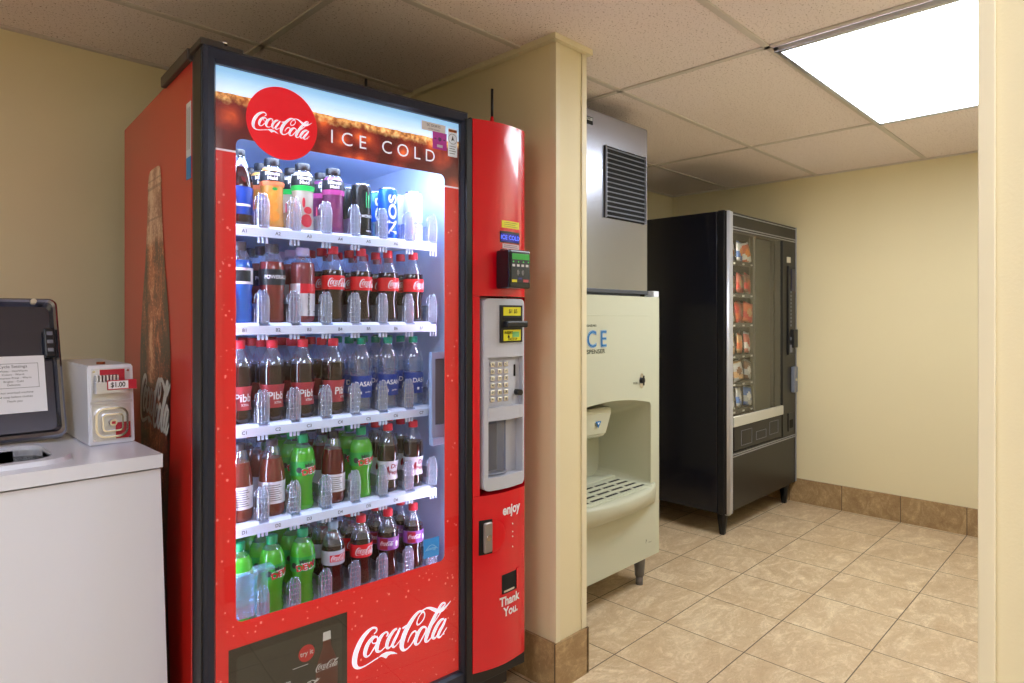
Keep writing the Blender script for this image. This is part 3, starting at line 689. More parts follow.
mb = MB(); mb.box(.672, .712, .070, .073, .905, 1.105); mb.build('port_flap', mat('port_grey', (96, 106, 122), .5), vm)

# red column on the right
def ycol(x):
    t_ = (x-.752)/(.972-.752)
    y = -.022-.018*math.sin(PI*min(max(t_*1.05, 0), 1)) if t_ < .9 else 0
    if x > .925:
        u = (x-.925)/(.982-.925); y0_ = -.022-.018*math.sin(PI*min(((.925-.752)/.22)*1.05, 1)); y = y0_+.045*(1-math.sqrt(max(0, 1-u*u)))
    return y
xs = [.752+.0107*i for i in range(16)]+[.925, .940, .953, .964, .972, .978, .982]
front = [(x, ycol(x)) for x in xs]
full = front+[(.982, .10), (.752, .10)]
mb = MB(); mb.prism(full, 1.2955, 1.828, 'z'); up = mb.build('column_panel', M['redcol'], vm)
mb = MB(); mb.prism(full, .160, .690, 'z')
cl_low = mb
low = mb.build('column_panel', M['redcol'], vm)
mid = [(x, y) for x, y in front if x <= .784]+[(.784, .060), (.955, .060)]+[(x, y) for x, y in front if x > .955]+[(.982, .10), (.752, .10)]
mb = MB(); mb.prism(mid, .6915, 1.294, 'z'); mb.build('column_panel', M['redcol'], vm)
def cfn(off): return lambda x, z: (x, ycol(x)-off, z)
def patch(mb, x0, x1, z0, z1, off, r=(0, 0), back=None, nx=14):
    """a curved block that follows the column, rounded by r=(bottom, top) at its corners"""
    cols = [x0+(x1-x0)*i/nx for i in range(nx+1)]
    if max(r) > 0: cols = sorted(set(cols+[x0+max(r)*k for k in (.1, .3, .6, 1)]+[x1-max(r)*k for k in (.1, .3, .6, 1)]))
    A = []
    for x in cols:
        e = min(x-x0, x1-x)
        def inset(rr): return 0 if rr <= 0 or e >= rr else rr-math.sqrt(max(0, rr*rr-(rr-e)**2))
        A.append((x, z0+inset(r[0]), z1-inset(r[1])))
    bk = back if back is not None else None
    F = [[mb.bm.verts.new((x, ycol(x)-off, zz)) for zz in (a, b)] for x, a, b in A]
    B = [[mb.bm.verts.new((x, (bk if bk is not None else ycol(x)), zz)) for zz in (a, b)] for x, a, b in A]
    def q(*v): mb.bm.faces.new(v).material_index = mb.mi
    for i in range(len(A)-1):
        q(F[i][0], F[i+1][0], F[i+1][1], F[i][1]); q(F[i][0], B[i][0], B[i+1][0], F[i+1][0]); q(F[i][1], F[i+1][1], B[i+1][1], B[i][1])
    q(F[0][0], F[0][1], B[0][1], B[0][0]); q(F[-1][0], B[-1][0], B[-1][1], F[-1][1])
px0, px1 = .784, .953
mb = MB()
patch(mb, px0, px1, 1.108, 1.288, .004, (0, .018), .058); patch(mb, px0, .799, .742, 1.108, .004, (0, 0), .058); patch(mb, .943, px1, .742, 1.108, .004, (0, 0), .058)
patch(mb, .799, .943, .955, 1.108, -.012, (0, 0), .058); patch(mb, .799, .943, .915, .955, .006, (0, 0), .058); patch(mb, px0, px1, .703, .742, .004, (.018, 0), .058)
patch(mb, .895, .943, .742, .915, -.03, (0, 0), .058)
cp = mb.build('control_panel', M['grey'], vm); cp['label'] = 'light grey curved control panel set in the red column'
mb = MB(); patch(mb, .799, .895, .742, .915, -.075, (0, 0), .0585); mb.build('hatch_recess', M['greydk'], cp)
mb = MB()
arc = [(.847+.046*math.cos(a), -.002-.028*math.sin(a)) for a in [PI*i/16 for i in range(17)]]
mb.loft([[(x, y, .745) for x, y in arc], [(x, y, .905) for x, y in arc]], close=False); mb.loft([[(x, y, .748) for x, y in arc], [(x*.9+.0847, y*.8, .748) for x, y in arc]], close=False)
hw = mb.build('delivery_window', clear('clear_hatch', (214, 220, 236), k=.06, diff=.10, rough=.06, dcol=(190, 196, 214)), cp)
mb = MB(); mb.tube([(x, y, .748) for x, y in arc], .0035, 6); mb.build('window_rim', M['greydk'], cp)
# note reader
mb = MB(); patch(mb, .838, .935, 1.153, 1.268, .010, (0, 0)); mb.m(1); patch(mb, .848, .926, 1.236, 1.262, .0115, (0, 0)); patch(mb, .848, .926, 1.158, 1.192, .0115, (0, 0))
mb.m(0); mb.box(.848, .934, ycol(.89)-.032, ycol(.89), 1.200, 1.219, .004); mb.m(2); patch(mb, .846, .928, 1.222, 1.230, .0118); text(mb, '$1 $5', .888, 0, 1.249, .017, .01, fn=cfn(.0125)); text(mb, 'INSERT', .868, 0, 1.183, .011, .015, fn=cfn(.0125)); text(mb, 'FACE UP', .886, 0, 1.163, .011, .012, fn=cfn(.0125)); mb.poly([(.863, 1.168), (.873, 1.168), (.868, 1.178)], ycol(.868)-.0125)
mb.m(3); patch(mb, .885, .918, 1.169, 1.186, .012)
mb.build('note_reader', [M['black'], mat('yellow_label', (222, 214, 30), .45), M['dark'], mat('green_label', (120, 190, 120), .5)], cp)
# keypad
mb = MB(); patch(mb, .800, .896, .962, 1.098, -.008, (0, 0), .0); kp = mb.build('keypad', M['grey'], cp)
mb = MB()
for r_ in range(6):
    for c_ in range(3):
        x = .819+c_*.026; z = 1.086-r_*.0215; y = ycol(x)+.008; mb.box(x-.009, x+.009, y-.005, y, z-.0075, z+.0075, .002, 2)
mb.build('keypad_buttons', M['chrome'], kp)
mb = MB()
for i, s in enumerate('ABCDEF123456789*0#'):
    r_, c_ = divmod(i, 3); x = .819+c_*.026; text(mb, s, x, ycol(x)+.0024, 1.086-r_*.0215, .010, .012)
mb.build('lettering', mat('ink6', (60, 62, 74), .5), kp)
mb = MB(); mb.cyl((.926, ycol(.926)+.012, .994), (.926, ycol(.926)-.012, .994), .0095); mb.build('coin_return_knob', M['black'], cp)
mb = MB(); mb.box(.915, .920, ycol(.917)+.008, ycol(.917)+.013, 1.045, 1.082, .001); mb.build('coin_slot', M['dark'], cp)
# display, stickers, card reader
mb = MB(); patch(mb, .843, .928, 1.462, 1.497, .003, (0, 0)); mb.m(1); patch(mb, .845, .926, 1.465, 1.490, .0036); mb.m(2); text(mb, 'ICE COLD', .885, 0, 1.4775, .019, .01, fn=cfn(.0042))
mb.build('display', [M['black'], mat('blue_screen', (20, 18, 110), .2, emit=(26, 22, 150), es=.5), mat('blue_digits', (90, 110, 255), .3, emit=(90, 120, 255), es=1.0)], vm)
mb = MB(); patch(mb, .850, .928, 1.508, 1.530, .0012); mb.m(1)
for k in range(3): patch(mb, .857, .920-.01*(k % 2), 1.512+.006*k, 1.5135+.006*k, .0016)
mb.build('sticker', [mat('yellow_sticker', (232, 222, 40), .5), mat('ink7', (130, 110, 20), .5)], vm)
mb = MB(); patch(mb, .853, .928, 1.444, 1.459, .0012); patch(mb, .872, .922, 1.430, 1.443, .0012); mb.m(1); patch(mb, .858, .922, 1.448, 1.4495, .0016); patch(mb, .858, .918, 1.4535, 1.455, .0016); patch(mb, .877, .918, 1.436, 1.4375, .0016)
mb.build('sticker', [mat('sticker_pinkwhite', (216, 190, 200), .5), mat('ink8', (120, 80, 100), .5)], vm)
yr = ycol(.9)
rd = MB(); rd.box(.843, .925, yr-.010, yr+.02, 1.318, 1.441, .003); rd.box(.822, .908, yr-.072, yr-.008, 1.318, 1.434, .006, 3)
rdo = rd.build('card_reader', M['blackgloss'], vm); rdo['label'] = 'black card reader box with green screen'
yf = yr-.0725
mb = MB(); mb.box(0.8280, 0.9040, yf-.001, yf+.002, 1.334, 1.428, .002); mb.build('face', mat('slate_face', (34, 42, 54), .15, coat=.3), rdo)
mb = MB(); mb.box(0.8314, 0.9006, yf-.0022, yf, 1.404, 1.422, .001); mb.build('screen', mat('green_screen', (46, 140, 56), .3, emit=(46, 150, 60), es=.35), rdo)
mb = MB()
for k in range(4): mb.box(0.8348+k*.020, 0.8381+k*.020, yf-.0018, yf, 1.396, 1.399)
mb.m(1)
for k in range(4): mb.box(0.8322+k*.018, 0.8424+k*.018, yf-.0018, yf, 1.383, 1.390)
for s in (.006, .010, .014):
    for sg_ in (-1, 1): mb.tube([(0.8643+sg_*(.002+s*.8*math.cos(a)), yf-.0016, 1.365+s*.75*math.sin(a)) for a in [R(-50+10*i) for i in range(11)]], .0006, 4)
mb.build('reader_symbols', [mat('green_led', (60, 200, 80), .4, emit=(60, 220, 80), es=.6), mat('pale_print', (206, 206, 214), .5)], rdo)
mb = MB(); mb.box(0.8305, 0.8500, yf-.0018, yf, 1.336, 1.344); mb.m(1); mb.box(0.8753, 0.8972, yf-.0018, yf, 1.337, 1.345); mb.m(2); mb.box(0.8559, 0.8702, yf-.0018, yf, 1.345, 1.350); mb.build('reader_badges', [mat('yellow_badge', (220, 210, 30), .5), mat('pink_badge', (190, 70, 80), .5), mat('blue_badge', (40, 50, 150), .5)], rdo)
# lettering and recesses low on the column
M['colwhite'] = mat('white_vinyl', (232, 226, 232), .45)
mb = MB(); text(mb, 'enjoy', .892, 0, .633, .042, .03, sx=.85, fn=cfn(.0012)); mb.build('enjoy_lettering', M['colwhite'], vm); mb = MB(); text(mb, 'Thank', .884, 0, .352, .038, .03, sx=.9, fn=cfn(.0012)); text(mb, 'You.', .889, 0, .318, .038, .03, sx=.9, fn=cfn(.0012))
mb.build('thank_you_lettering', M['colwhite'], vm)
mb = MB(); patch(mb, .770, .815, .512, .617, .0006, (.0, .0)); mb.m(1); pts = [(.815+.050*math.cos(a), .563+.050*math.sin(a)) for a in [R(-90+15*i) for i in range(13)]]
put2d(mb, (pts, [tuple(range(13))]), cfn(.0008))
mb.build('lock_recess', [M['dark'], mat('red_recess', (214, 6, 24), .4)], vm)  # flat half-round red patch next to the dark one
mb = MB(); mb.box(.781, .813, ycol(.79)-.012, ycol(.79), .518, .610, .006, 3); mb.m(1); mb.cyl((.795, ycol(.79)-.015, .565), (.795, ycol(.79)-.011, .565), .009); mb.build('door_handle', [M['plate'], M['chrome']], vm)
mb = MB(); patch(mb, .850, .924, .376, .436, .0006); mb.m(1); patch(mb, .846, .930, .369, .376, .003); patch(mb, .915, .930, .376, .440, .003); mb.m(2); patch(mb, .858, .905, .380, .386, .0010); mb.build('coin_return', [M['dark'], M['redcol'], M['chrome']], vm)
for z_ in (.585, .560, .545, .513): mb = MB(); mb.cyl((.897, ycol(.897)+.002, z_), (.897, ycol(.897)-.001, z_), .002); mb.build('screw', M['colwhite'], vm)
mb = MB(); mb.cyl((.869, .03, 1.828), (.869, .03, 1.868), .010, r2=.005); mb.m(1); mb.cyl((.869, .03, 1.86), (.869, .03, 1.957), .0042); mb.build('antenna', [M['redcol'], M['black']], vm)
mb = MB(); mb.cyl((.473, .12, 1.84), (.473, .12, 1.917), .004); mb.build('antenna', M['black'], vm)
mb = MB(); mb.box(.76, .97, .02, .09, 1.828, 1.834, .001); mb.cyl((.94, .02, 1.838), (.965, .02, 1.838), .006); mb.build('top_bracket', M['black'], vm)

# picture of a bottle on the left flank
def flank_mat():
    m, t = nt('bottle_print'); n = N(t)
    tc = n.n('ShaderNodeTexCoord').outputs['Object']
    mp = n.n('ShaderNodeMapping', ins={'Vector': tc, 'Scale': (1, 9, 6.0)}).outputs[0]
    ns = n.n('ShaderNodeTexNoise', ins={'Vector': mp, 'Scale': 2.2, 'Detail': 5.0, 'Roughness': .65, 'Distortion': .6}).outputs[0]
    fine = n.n('ShaderNodeTexNoise', ins={'Vector': tc, 'Scale': 120.0, 'Detail': 2.0}).outputs[0]
    s = n.n('ShaderNodeSeparateXYZ', ins={0: tc}); z = s.outputs[2]; y = s.outputs[1]
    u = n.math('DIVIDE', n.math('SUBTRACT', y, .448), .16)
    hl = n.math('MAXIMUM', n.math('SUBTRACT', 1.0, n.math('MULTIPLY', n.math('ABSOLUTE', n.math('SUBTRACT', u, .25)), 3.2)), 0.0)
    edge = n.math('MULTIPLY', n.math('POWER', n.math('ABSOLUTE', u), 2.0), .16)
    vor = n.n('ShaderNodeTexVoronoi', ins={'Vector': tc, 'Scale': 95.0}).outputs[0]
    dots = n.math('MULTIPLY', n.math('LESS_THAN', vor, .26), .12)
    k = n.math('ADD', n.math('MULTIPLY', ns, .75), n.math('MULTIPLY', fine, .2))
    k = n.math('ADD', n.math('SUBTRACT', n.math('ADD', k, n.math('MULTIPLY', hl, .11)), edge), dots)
    cola = n.ramp(k, [(.36, lin((46, 20, 18))), (.45, lin((116, 48, 30))), (.54, lin((186, 92, 54))), (.68, lin((244, 190, 146)))])
    neck = n.ramp(k, [(.38, lin((150, 84, 66))), (.50, lin((200, 150, 124))), (.62, lin((238, 206, 184)))])
    zz = n.n('ShaderNodeMapRange', ins={0: n.math('ADD', z, n.math('MULTIPLY', ns, .03)), 1: 1.445, 2: 1.465}).outputs[0]
    c = n.mix(zz, cola, neck)
    band = n.math('MULTIPLY', n.math('GREATER_THAN', z, 1.03), n.math('LESS_THAN', z, 1.046))
    c = n.mix(n.math('MULTIPLY', band, .6), c, lin((60, 30, 24)))
    for z0_, z1_ in ((1.588, 1.596), (1.502, 1.508), (1.612, 1.616)):
        c = n.mix(n.math('MULTIPLY', n.math('MULTIPLY', n.math('GREATER_THAN', z, z0_), n.math('LESS_THAN', z, z1_)), .5), c, lin((120, 66, 52)))
    p = n.n('ShaderNodeBsdfPrincipled', ins={'Base Color': c, 'Roughness': .3, 'Coat Weight': .3})
    o = n.n('ShaderNodeOutputMaterial'); t.links.new(p.outputs[0], o.inputs[0]); return m
prof = [(1.645, .02), (1.640, .060), (1.610, .074), (1.596, .080), (1.585, .076), (1.50, .088), (1.46, .094), (1.38, .112), (1.30, .138), (1.22, .158), (1.14, .172), (1.06, .176), (.98, .172), (.86, .162), (.76, .150), (.66, .140), (.58, .138), (.48, .146), (.38, .160), (.30, .168), (.22, .168), (.15, .150)]
yc = .448
L_ = cr([(z, yc-w) for z, w in prof], 3); R_ = cr([(z, yc+w) for z, w in prof], 3)
mb = MB(); x_ = -.0012
for i in range(len(L_)-1): mb.face([(x_, L_[i][1], L_[i][0]), (x_, R_[i][1], R_[i][0]), (x_, R_[i+1][1], R_[i+1][0]), (x_, L_[i+1][1], L_[i+1][0])])
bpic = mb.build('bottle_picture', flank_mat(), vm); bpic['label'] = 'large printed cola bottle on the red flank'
mb = MB(); logo(mb, .0, 0, .0, .335, rot=.0, fn=lambda a, b: (-.0022, .440-a, .995+b*1.3), fat=.014); mb.build('script_lettering', M['offwhite'], bpic)
mb = MB(); mb.box(-.0016, -.0004, .090, .128, 1.612, 1.742); mb.m(1); mb.box(-.0017, -.0004, .090, .128, 1.560, 1.612); mb.m(2)
for k in range(3): mb.box(-.0020, -.0005, .099+.010*k, .1005+.010*k, 1.63, 1.73)
mb.build('sticker', [mat('sticker_grey', (206, 206, 210), .5), mat('sticker_blue', (50, 130, 190), .5), mat('ink9', (70, 70, 80), .5)], vm)
# ------------------------------------------------------------ bottles and cans
cz_, sz_ = math.cos(VA), math.sin(VA)
def vworld(x, y, z): return (VM0.x+x*cz_-y*sz_, VM0.y+x*sz_+y*cz_, z)
def liquid(name, rgb, em=0, rough=.08, var=0):
    return mat(name, rgb, rough, coat=.6, emit=rgb if em else None, es=em)
def translucent(name, rgb, k=.5):
    m, t = nt(name); n = N(t); c = (*lin(rgb), 1)
    a = n.n('ShaderNodeBsdfDiffuse', ins={'Color': c}); b = n.n('ShaderNodeBsdfTranslucent', ins={'Color': c}); tr = n.n('ShaderNodeBsdfTransparent', ins={0: c})
    m1 = n.n('ShaderNodeMixShader', ins={0: .45, 1: a.outputs[0], 2: b.outputs[0]}); m2 = n.n('ShaderNodeMixShader', ins={0: k, 1: m1.outputs[0], 2: tr.outputs[0]})
    g = n.n('ShaderNodeBsdfGlossy', ins={'Roughness': .07}); f = n.n('ShaderNodeFresnel', ins={'IOR': 1.5}).outputs[0]
    bf = n.math('SUBTRACT', 1.0, n.n('ShaderNodeNewGeometry').outputs['Backfacing'])
    m3 = n.n('ShaderNodeMixShader', ins={0: n.math('MULTIPLY', n.math('ADD', n.math('MULTIPLY', f, 1.3), .02), bf), 1: m2.outputs[0], 2: g.outputs[0]})
    o = n.n('ShaderNodeOutputMaterial'); t.links.new(m3.outputs[0], o.inputs[0]); return m
BCLR = clear('clear_bottle', (242, 247, 255), k=.07, diff=.08, rough=.05, dcol=(214, 224, 245), gmul=1.5)
COLA = mat('cola', (38, 20, 20), .07, coat=.8)
WATER = clear('water', (226, 240, 255), k=.08, diff=.12, rough=.04, dcol=(180, 206, 244), gmul=1.5)
DEW = translucent('green_soda', (110, 226, 70), .25)
TEA = translucent('brown_tea', (150, 72, 62), .2)
DRED = translucent('dark_red_drink', (120, 24, 36), .2)
SPORT = translucent('red_brown_sports_drink', (166, 72, 70), .2)
BLUE = translucent('blue_sports_drink', (50, 130, 220), .25)
PINK = translucent('pink_drink', (178, 84, 96), .25)
ORANGE = translucent('orange_juice', (246, 190, 100), .1)
JCLEAR = translucent('pale_juice', (232, 226, 214), .15)
JPURP = translucent('purple_juice', (150, 70, 130), .15)
CAPR = mat('cap_red', (226, 44, 66), .35); CAPG = mat('cap_green', (14, 150, 92), .35); CAPK = mat('cap_black', (14, 17, 24), .35)
CAPT = mat('cap_teal', (20, 160, 130), .35); CAPS = mat('cap_silver_blue', (150, 176, 206), .3); CAPL = mat('cap_lilac', (196, 180, 216), .35); CAPD = mat('cap_smoke', (66, 60, 66), .3)
LRED = mat('label_cola_red', (222, 24, 38), .35); LBLU = mat('label_blue', (24, 62, 150), .35); LWHT = mat('label_white', (222, 222, 234), .4); LSIL = mat('label_silver', (186, 190, 206), .35)
LPUR = mat('label_purple', (140, 80, 160), .35); LBRN = mat('label_maroon', (172, 60, 70), .4); LGRN = mat('label_green', (40, 170, 70), .4); LBLK = mat('label_black', (24, 32, 40), .4)
LORG = mat('label_peach', (236, 130, 84), .4); LBG = mat('label_bright_green', (30, 200, 90), .4); LMAG = mat('label_magenta', (190, 70, 150), .4)
PW = mat('print_white', (236, 236, 242), .45); PR = mat('print_red', (214, 30, 50), .4); PD = mat('print_dark', (40, 50, 50), .5); PK = mat('print_dark_red', (150, 20, 50), .4); PP = mat('print_pink', (240, 90, 130), .4)
FRU = mat('fruit_orange', (240, 160, 60), .4); FRP = mat('fruit_purple', (130, 50, 100), .4); FRR = mat('fruit_red', (196, 40, 60), .4)
SODA = [(0, .004), (.018, .002), (.0285, .006), (.0305, .020), (.0290, .040), (.0262, .058), (.0270, .070), (.0310, .088), (.0318, .100), (.0318, .122), (.0300, .138), (.0250, .154), (.0180, .168), (.0135, .176), (.0125, .181), (.0125, .190)]
DEWP = [(0, .004), (.020, .002), (.0290, .006), (.0300, .020), (.0270, .026), (.0282, .032), (.0262, .038), (.0275, .046), (.0255, .052), (.0270, .060), (.0258, .068), (.0280, .080), (.0320, .094), (.0325, .104), (.0328, .128), (.0325, .138), (.0300, .152), (.0230, .166), (.0150, .174), (.0125, .178), (.0125, .190)]
WATP = [(0, .004), (.020, .002), (.0295, .006), (.0310, .014), (.0295, .020), (.0305, .030), (.0300, .040), (.0305, .086), (.0280, .094), (.0320, .102), (.0325, .130), (.0310, .144), (.0250, .160), (.0170, .172), (.0125, .178), (.0125, .190)]
TEAP = [(0, .004), (.022, .002), (.0310, .006), (.0330, .016), (.0325, .036), (.0330, .090), (.0330, .104), (.0310, .124), (.0250, .150), (.0190, .168), (.0150, .178), (.0135, .182), (.0135, .190)]
JUIP = [(0, .004), (.020, .002), (.0290, .006), (.0302, .014), (.0285, .040), (.0275, .080), (.0285, .108), (.0305, .122), (.0305, .134), (.0290, .150), (.0235, .160), (.0190, .165), (.0180, .170), (.0180, .180)]
SPOP = [(0, .004), (.022, .002), (.0310, .006), (.0325, .016), (.0300, .030), (.0325, .042), (.0300, .054), (.0325, .066), (.0300, .078), (.0325, .092), (.0328, .130), (.0300, .150), (.0230, .164), (.0170, .172), (.0160, .186)]
VITP = [(0, .004), (.022, .002), (.0300, .006), (.0315, .014), (.0315, .112), (.0320, .122), (.0325, .134), (.0300, .152), (.0230, .166), (.0175, .174), (.0170, .182)]
CANP = [(0, .004), (.022, .003), (.0250, .0), (.0290, .008), (.0295, .012), (.0295, .138), (.0270, .147), (.0260, .151)]
def rad(prof, z):
    for (r0, a), (r1, b) in zip(prof[:-1], prof[1:]):
        if a <= z <= b and b > a: return r0+(r1-r0)*(z-a)/(b-a)
    return prof[-1][0]
def wrap(prof, off, phi0=0.0):
    def fn(x, z):
        r = rad(prof, z)+off; p = x/max(.02, r)+phi0
        return (r*math.sin(p), -r*math.cos(p), z)
    return fn
def bottle(prof, liq, fill, cap, capr, capz, lab, z0, z1, gfx, phi=0.1, name='bottle', hgt=.20):
    root = empty(name, (0, 0, 0))
    mb = MB(); mb.lathe(prof, 22, mi=lambda a, b: 0 if b <= fill else 1); mb.build('body', [liq, BCLR], root)
    if cap:
        mb = MB(); c0, c1 = capz
        seg = 26; pr = [(capr*.98, c0), (capr, c0+.002), (capr, c1-.0025), (capr*.90, c1), (0, c1)]
        mb.lathe(pr, seg)
        for v in mb.bm.verts:
            rr = math.hypot(v.co.x, v.co.y)
            if rr > capr*.97:
                a = round(math.atan2(v.co.y, v.co.x)/(2*PI/seg)); k = .965 if a % 2 else 1.0; v.co.x *= k; v.co.y *= k
        mb.build('cap', cap, root)
    if lab:
        mb = MB()
        zs = [z0+(z1-z0)*i/5 for i in range(6)]
        mb.lathe([(rad(prof, z)+.0006, z) for z in zs], 26)
        mats = [lab]
        fn = wrap(prof, .0012, phi)
        for i, g in enumerate(gfx):
            mats.append(g[0]); mb.m(i+1); g[1](mb, fn)
        mb.build('label', mats, root)
    return root
def strip(a0, a1, z0, z1, nx=8):
    def f(mb, fn):
        for i in range(nx):
            x0, x1 = a0+(a1-a0)*i/nx, a0+(a1-a0)*(i+1)/nx
            mb.face([fn(x0, z0), fn(x1, z0), fn(x1, z1), fn(x0, z1)])
    return f
def T(s, x, z, size, bold=.015, rot=0, sx=1, more=None):
    def f(mb, fn):
        text(mb, s, x, 0, z, size, bold, rot=rot, sx=sx, fn=lambda a, b: fn2(fn, a, b))
    return f
def fn2(fn, a, b):   # lettering sits a hair above the label
    x, y, z = fn(a, b); k = 1.016; return (x*k, y*k, z)
def LG(x, z, w, rot=0, hs=1): return lambda mb, fn: logo(mb, x, 0, z, w, rot=rot, fn=lambda a, b: fn2(fn, a, b), lo=True, hs=hs)
def multi(*fs):
    def f(mb, fn):
        for g in fs: g(mb, fn)
    return f
def blob(x, z, r, rz=None): return lambda mb, fn: put2d(mb, (circ(x, z, r, 12, rz)+[(x, z)], [(i, (i+1) % 12, 12) for i in range(12)]), fn)
KIND = {}
KIND['cola'] = lambda: bottle(SODA, COLA, .145, CAPR, .0145, (.180, .2), LRED, .088, .124, [(PW, LG(0, .106, .062, 0, 1.15))], .25)
KIND['cola2'] = KIND['cola']
KIND['maroon'] = lambda: bottle(SODA, COLA, .150, CAPR, .0145, (.180, .2), LBRN, .036, .092, [(PW, multi(T('Pibb', .006, .064, .026, .02), T('XTRA', .01, .048, .008)))], .15)
KIND['water'] = lambda: bottle(WATP, WATER, .140, CAPT, .0135, (.182, .2), LBLU, .040, .098, [(PW, multi(T('DASANI', -.002, .076, .0180, .014), strip(-.02, -.013, .050, .057, 2), T('purified', .006, .055, .006)))], .25)
KIND['dew'] = lambda: bottle(DEWP, DEW, .168, CAPG, .0145, (.178, .2), LGRN, .094, .132, [(PD, multi(T('Mtn', -.002, .121, .016, .02, .15), blob(.028, .112, .007, .009), blob(-.03, .11, .008))), (PW, blob(.003, .107, .029, .0105)), (PR, T('DEW', .003, .106, .021, .03, .18, 1.1))], .1)
KIND['dew_white'] = lambda: bottle(DEWP, DEW, .168, CAPG, .0145, (.178, .2), mat('label_pale_green', (190, 226, 196), .4), .094, .132, [(PD, T('Mtn', -.002, .121, .016, .02, .2)), (PR, T('DEW', .003, .106, .020, .03, .22, 1.1))], .1)
KIND['tea'] = lambda: bottle(TEAP, TEA, .150, CAPD, .0150, (.180, .196), LWHT, .036, .092, [(PD, multi(*[strip(-.024, .020-.004*(k % 3), .044+.0055*k, .0455+.0055*k, 5) for k in range(8)]))], .1)
KIND['darkred'] = lambda: bottle(TEAP, DRED, .160, CAPK, .0150, (.178, .198), LWHT, .036, .084, [(PD, multi(*[strip(-.022, .018-.004*(k % 3), .042+.0055*k, .0435+.0055*k, 5) for k in range(7)]))], .1)
KIND['diet'] = lambda: bottle(SODA, COLA, .150, CAPR, .0145, (.180, .2), LWHT, .040, .094, [(PK, multi(T('Dr', -.004, .078, .018, .02), T('Pepper', .004, .060, .016, .02), blob(-.022, .068, .004, .012)))], .25)
KIND['silver'] = lambda: bottle(SODA, COLA, .145, CAPS, .0145, (.180, .2), LSIL, .088, .126, [(PR, strip(-.022, .030, .097, .116, 8)), (PW, LG(.004, .1065, .044, 0, 1.15))], .15)
KIND['purple'] = lambda: bottle(SODA, COLA, .145, CAPR, .0145, (.180, .2), LPUR, .088, .124, [(PK, strip(-.050, -.024, .090, .122, 4)), (PW, multi(LG(-.026, .108, .040), strip(.022, .034, .090, .122, 2), blob(.006, .104, .006, .009)))], .2)
KIND['blue'] = lambda: bottle(SPOP, BLUE, .15, CAPD, .0175, (.172, .194), LWHT, .094, .132, [(LBLK, strip(-.02, .02, .100, .126))], .1)
KIND['sport'] = lambda: bottle(SPOP, SPORT, .16, CAPD, .0175, (.172, .194), LBLK, .094, .132, [(PW, T('POWERADE', .0, .113, .0125, .02))], .1)
KIND['vitamin'] = lambda: bottle(VITP, PINK, .16, CAPL, .0185, (.170, .190), LWHT, .020, .100, [(PR, strip(-.034, .040, .076, .100, 10)), (LBLK, multi(T('vitaminwater', -.012, .048, .012, .015, PI/2), strip(.006, .024, .03, .032, 2)))], .2)
KIND['orange'] = lambda: bottle(JUIP, ORANGE, .160, CAPK, .0200, (.166, .186), LBLK, .124, .150, [(PW, multi(T('Minute', 0, .1430, .0135, .03), T('Maid', 0, .1310, .0135, .03))), (LORG, strip(-.05, .05, .112, .1235, 12)), (FRU, multi(blob(-.002, .085, .014), blob(.0, .060, .015, .012), blob(.002, .034, .017, .015))), (PP, strip(-.024, -.020, .055, .085, 1)), (LGRN, blob(.006, .104, .007, .004))],-.30)
KIND['apple'] = lambda: bottle(JUIP, JCLEAR, .160, CAPK, .0200, (.166, .186), LBLK, .124, .150, [(PW, multi(T('Minute', 0.002, .1430, .0135, .03), T('Maid', 0.002, .1310, .0135, .03))), (LBG, strip(-.05, .05, .110, .1235, 12)), (FRR, multi(blob(.008, .030, .016, .018), blob(.012, .058, .012, .010), blob(.000, .078, .004, .014))), (PP, strip(-.024, -.019, .050, .085, 1))],-.30)
KIND['berry'] = lambda: bottle(JUIP, JPURP, .160, CAPK, .0200, (.166, .186), LBLK, .124, .150, [(PW, multi(T('Minute', 0.002, .1430, .0135, .03), T('Maid', 0.002, .1310, .0135, .03))), (LMAG, strip(-.05, .05, .110, .1235, 12)), (FRP, multi(blob(-.004, .080, .010), blob(.008, .064, .010), blob(-.002, .048, .013), blob(.008, .030, .014, .012))), (PP, strip(-.024, -.020, .055, .085, 1))],-.30)
KIND['darktall'] = lambda: bottle(TEAP, COLA, .150, CAPK, .0150, (.180, .196), LBLU, .030, .100, [(PW, strip(-.02, .02, .05, .056))], .1)
def can(body, gfx):
    root = empty('drink_can', (0, 0, 0))
    mb = MB(); mb.lathe([(.0262, .0), (.0292, .008), (.0295, .012), (.0295, .138), (.0262, .149)], 24)
    mats = [body]; fn = wrap(CANP, .0006, .15)
    for i, g in enumerate(gfx): mats.append(g[0]); mb.m(i+1); g[1](mb, fn)
    mb.build('body', mats, root)
    mb = MB(); mb.lathe([(.0262, .149), (.0272, .1515), (.0262, .153), (.0245, .152), (.0240, .149), (0, .149)], 24); mb.box(-.004, .006, -.016, .006, .149, .1506, .0005, 1); mb.build('lid', M['chrome'], root)
    return root
KIND['canblack'] = lambda: can(mat('can_black', (24, 30, 32), .25, metal=.3), [(mat('print_acid', (50, 190, 120), .3), multi(strip(.018, .024, .015, .136, 1), *[strip(-.012+.007*k, -.009+.007*k, .085, .130-.01*(k % 2), 1) for k in range(3)])), (PW, multi(T('MONSTER', 0, .060, .011, .02), T('ENERGY', .0, .018, .006)))])
KIND['canblue'] = lambda: can(mat('can_blue', (20, 96, 210), .25, metal=.3), [(PW, multi(T('NOS', .004, .074, .036, .03, PI/2, 1.6), strip(.032, .036, .012, .137, 1)))])
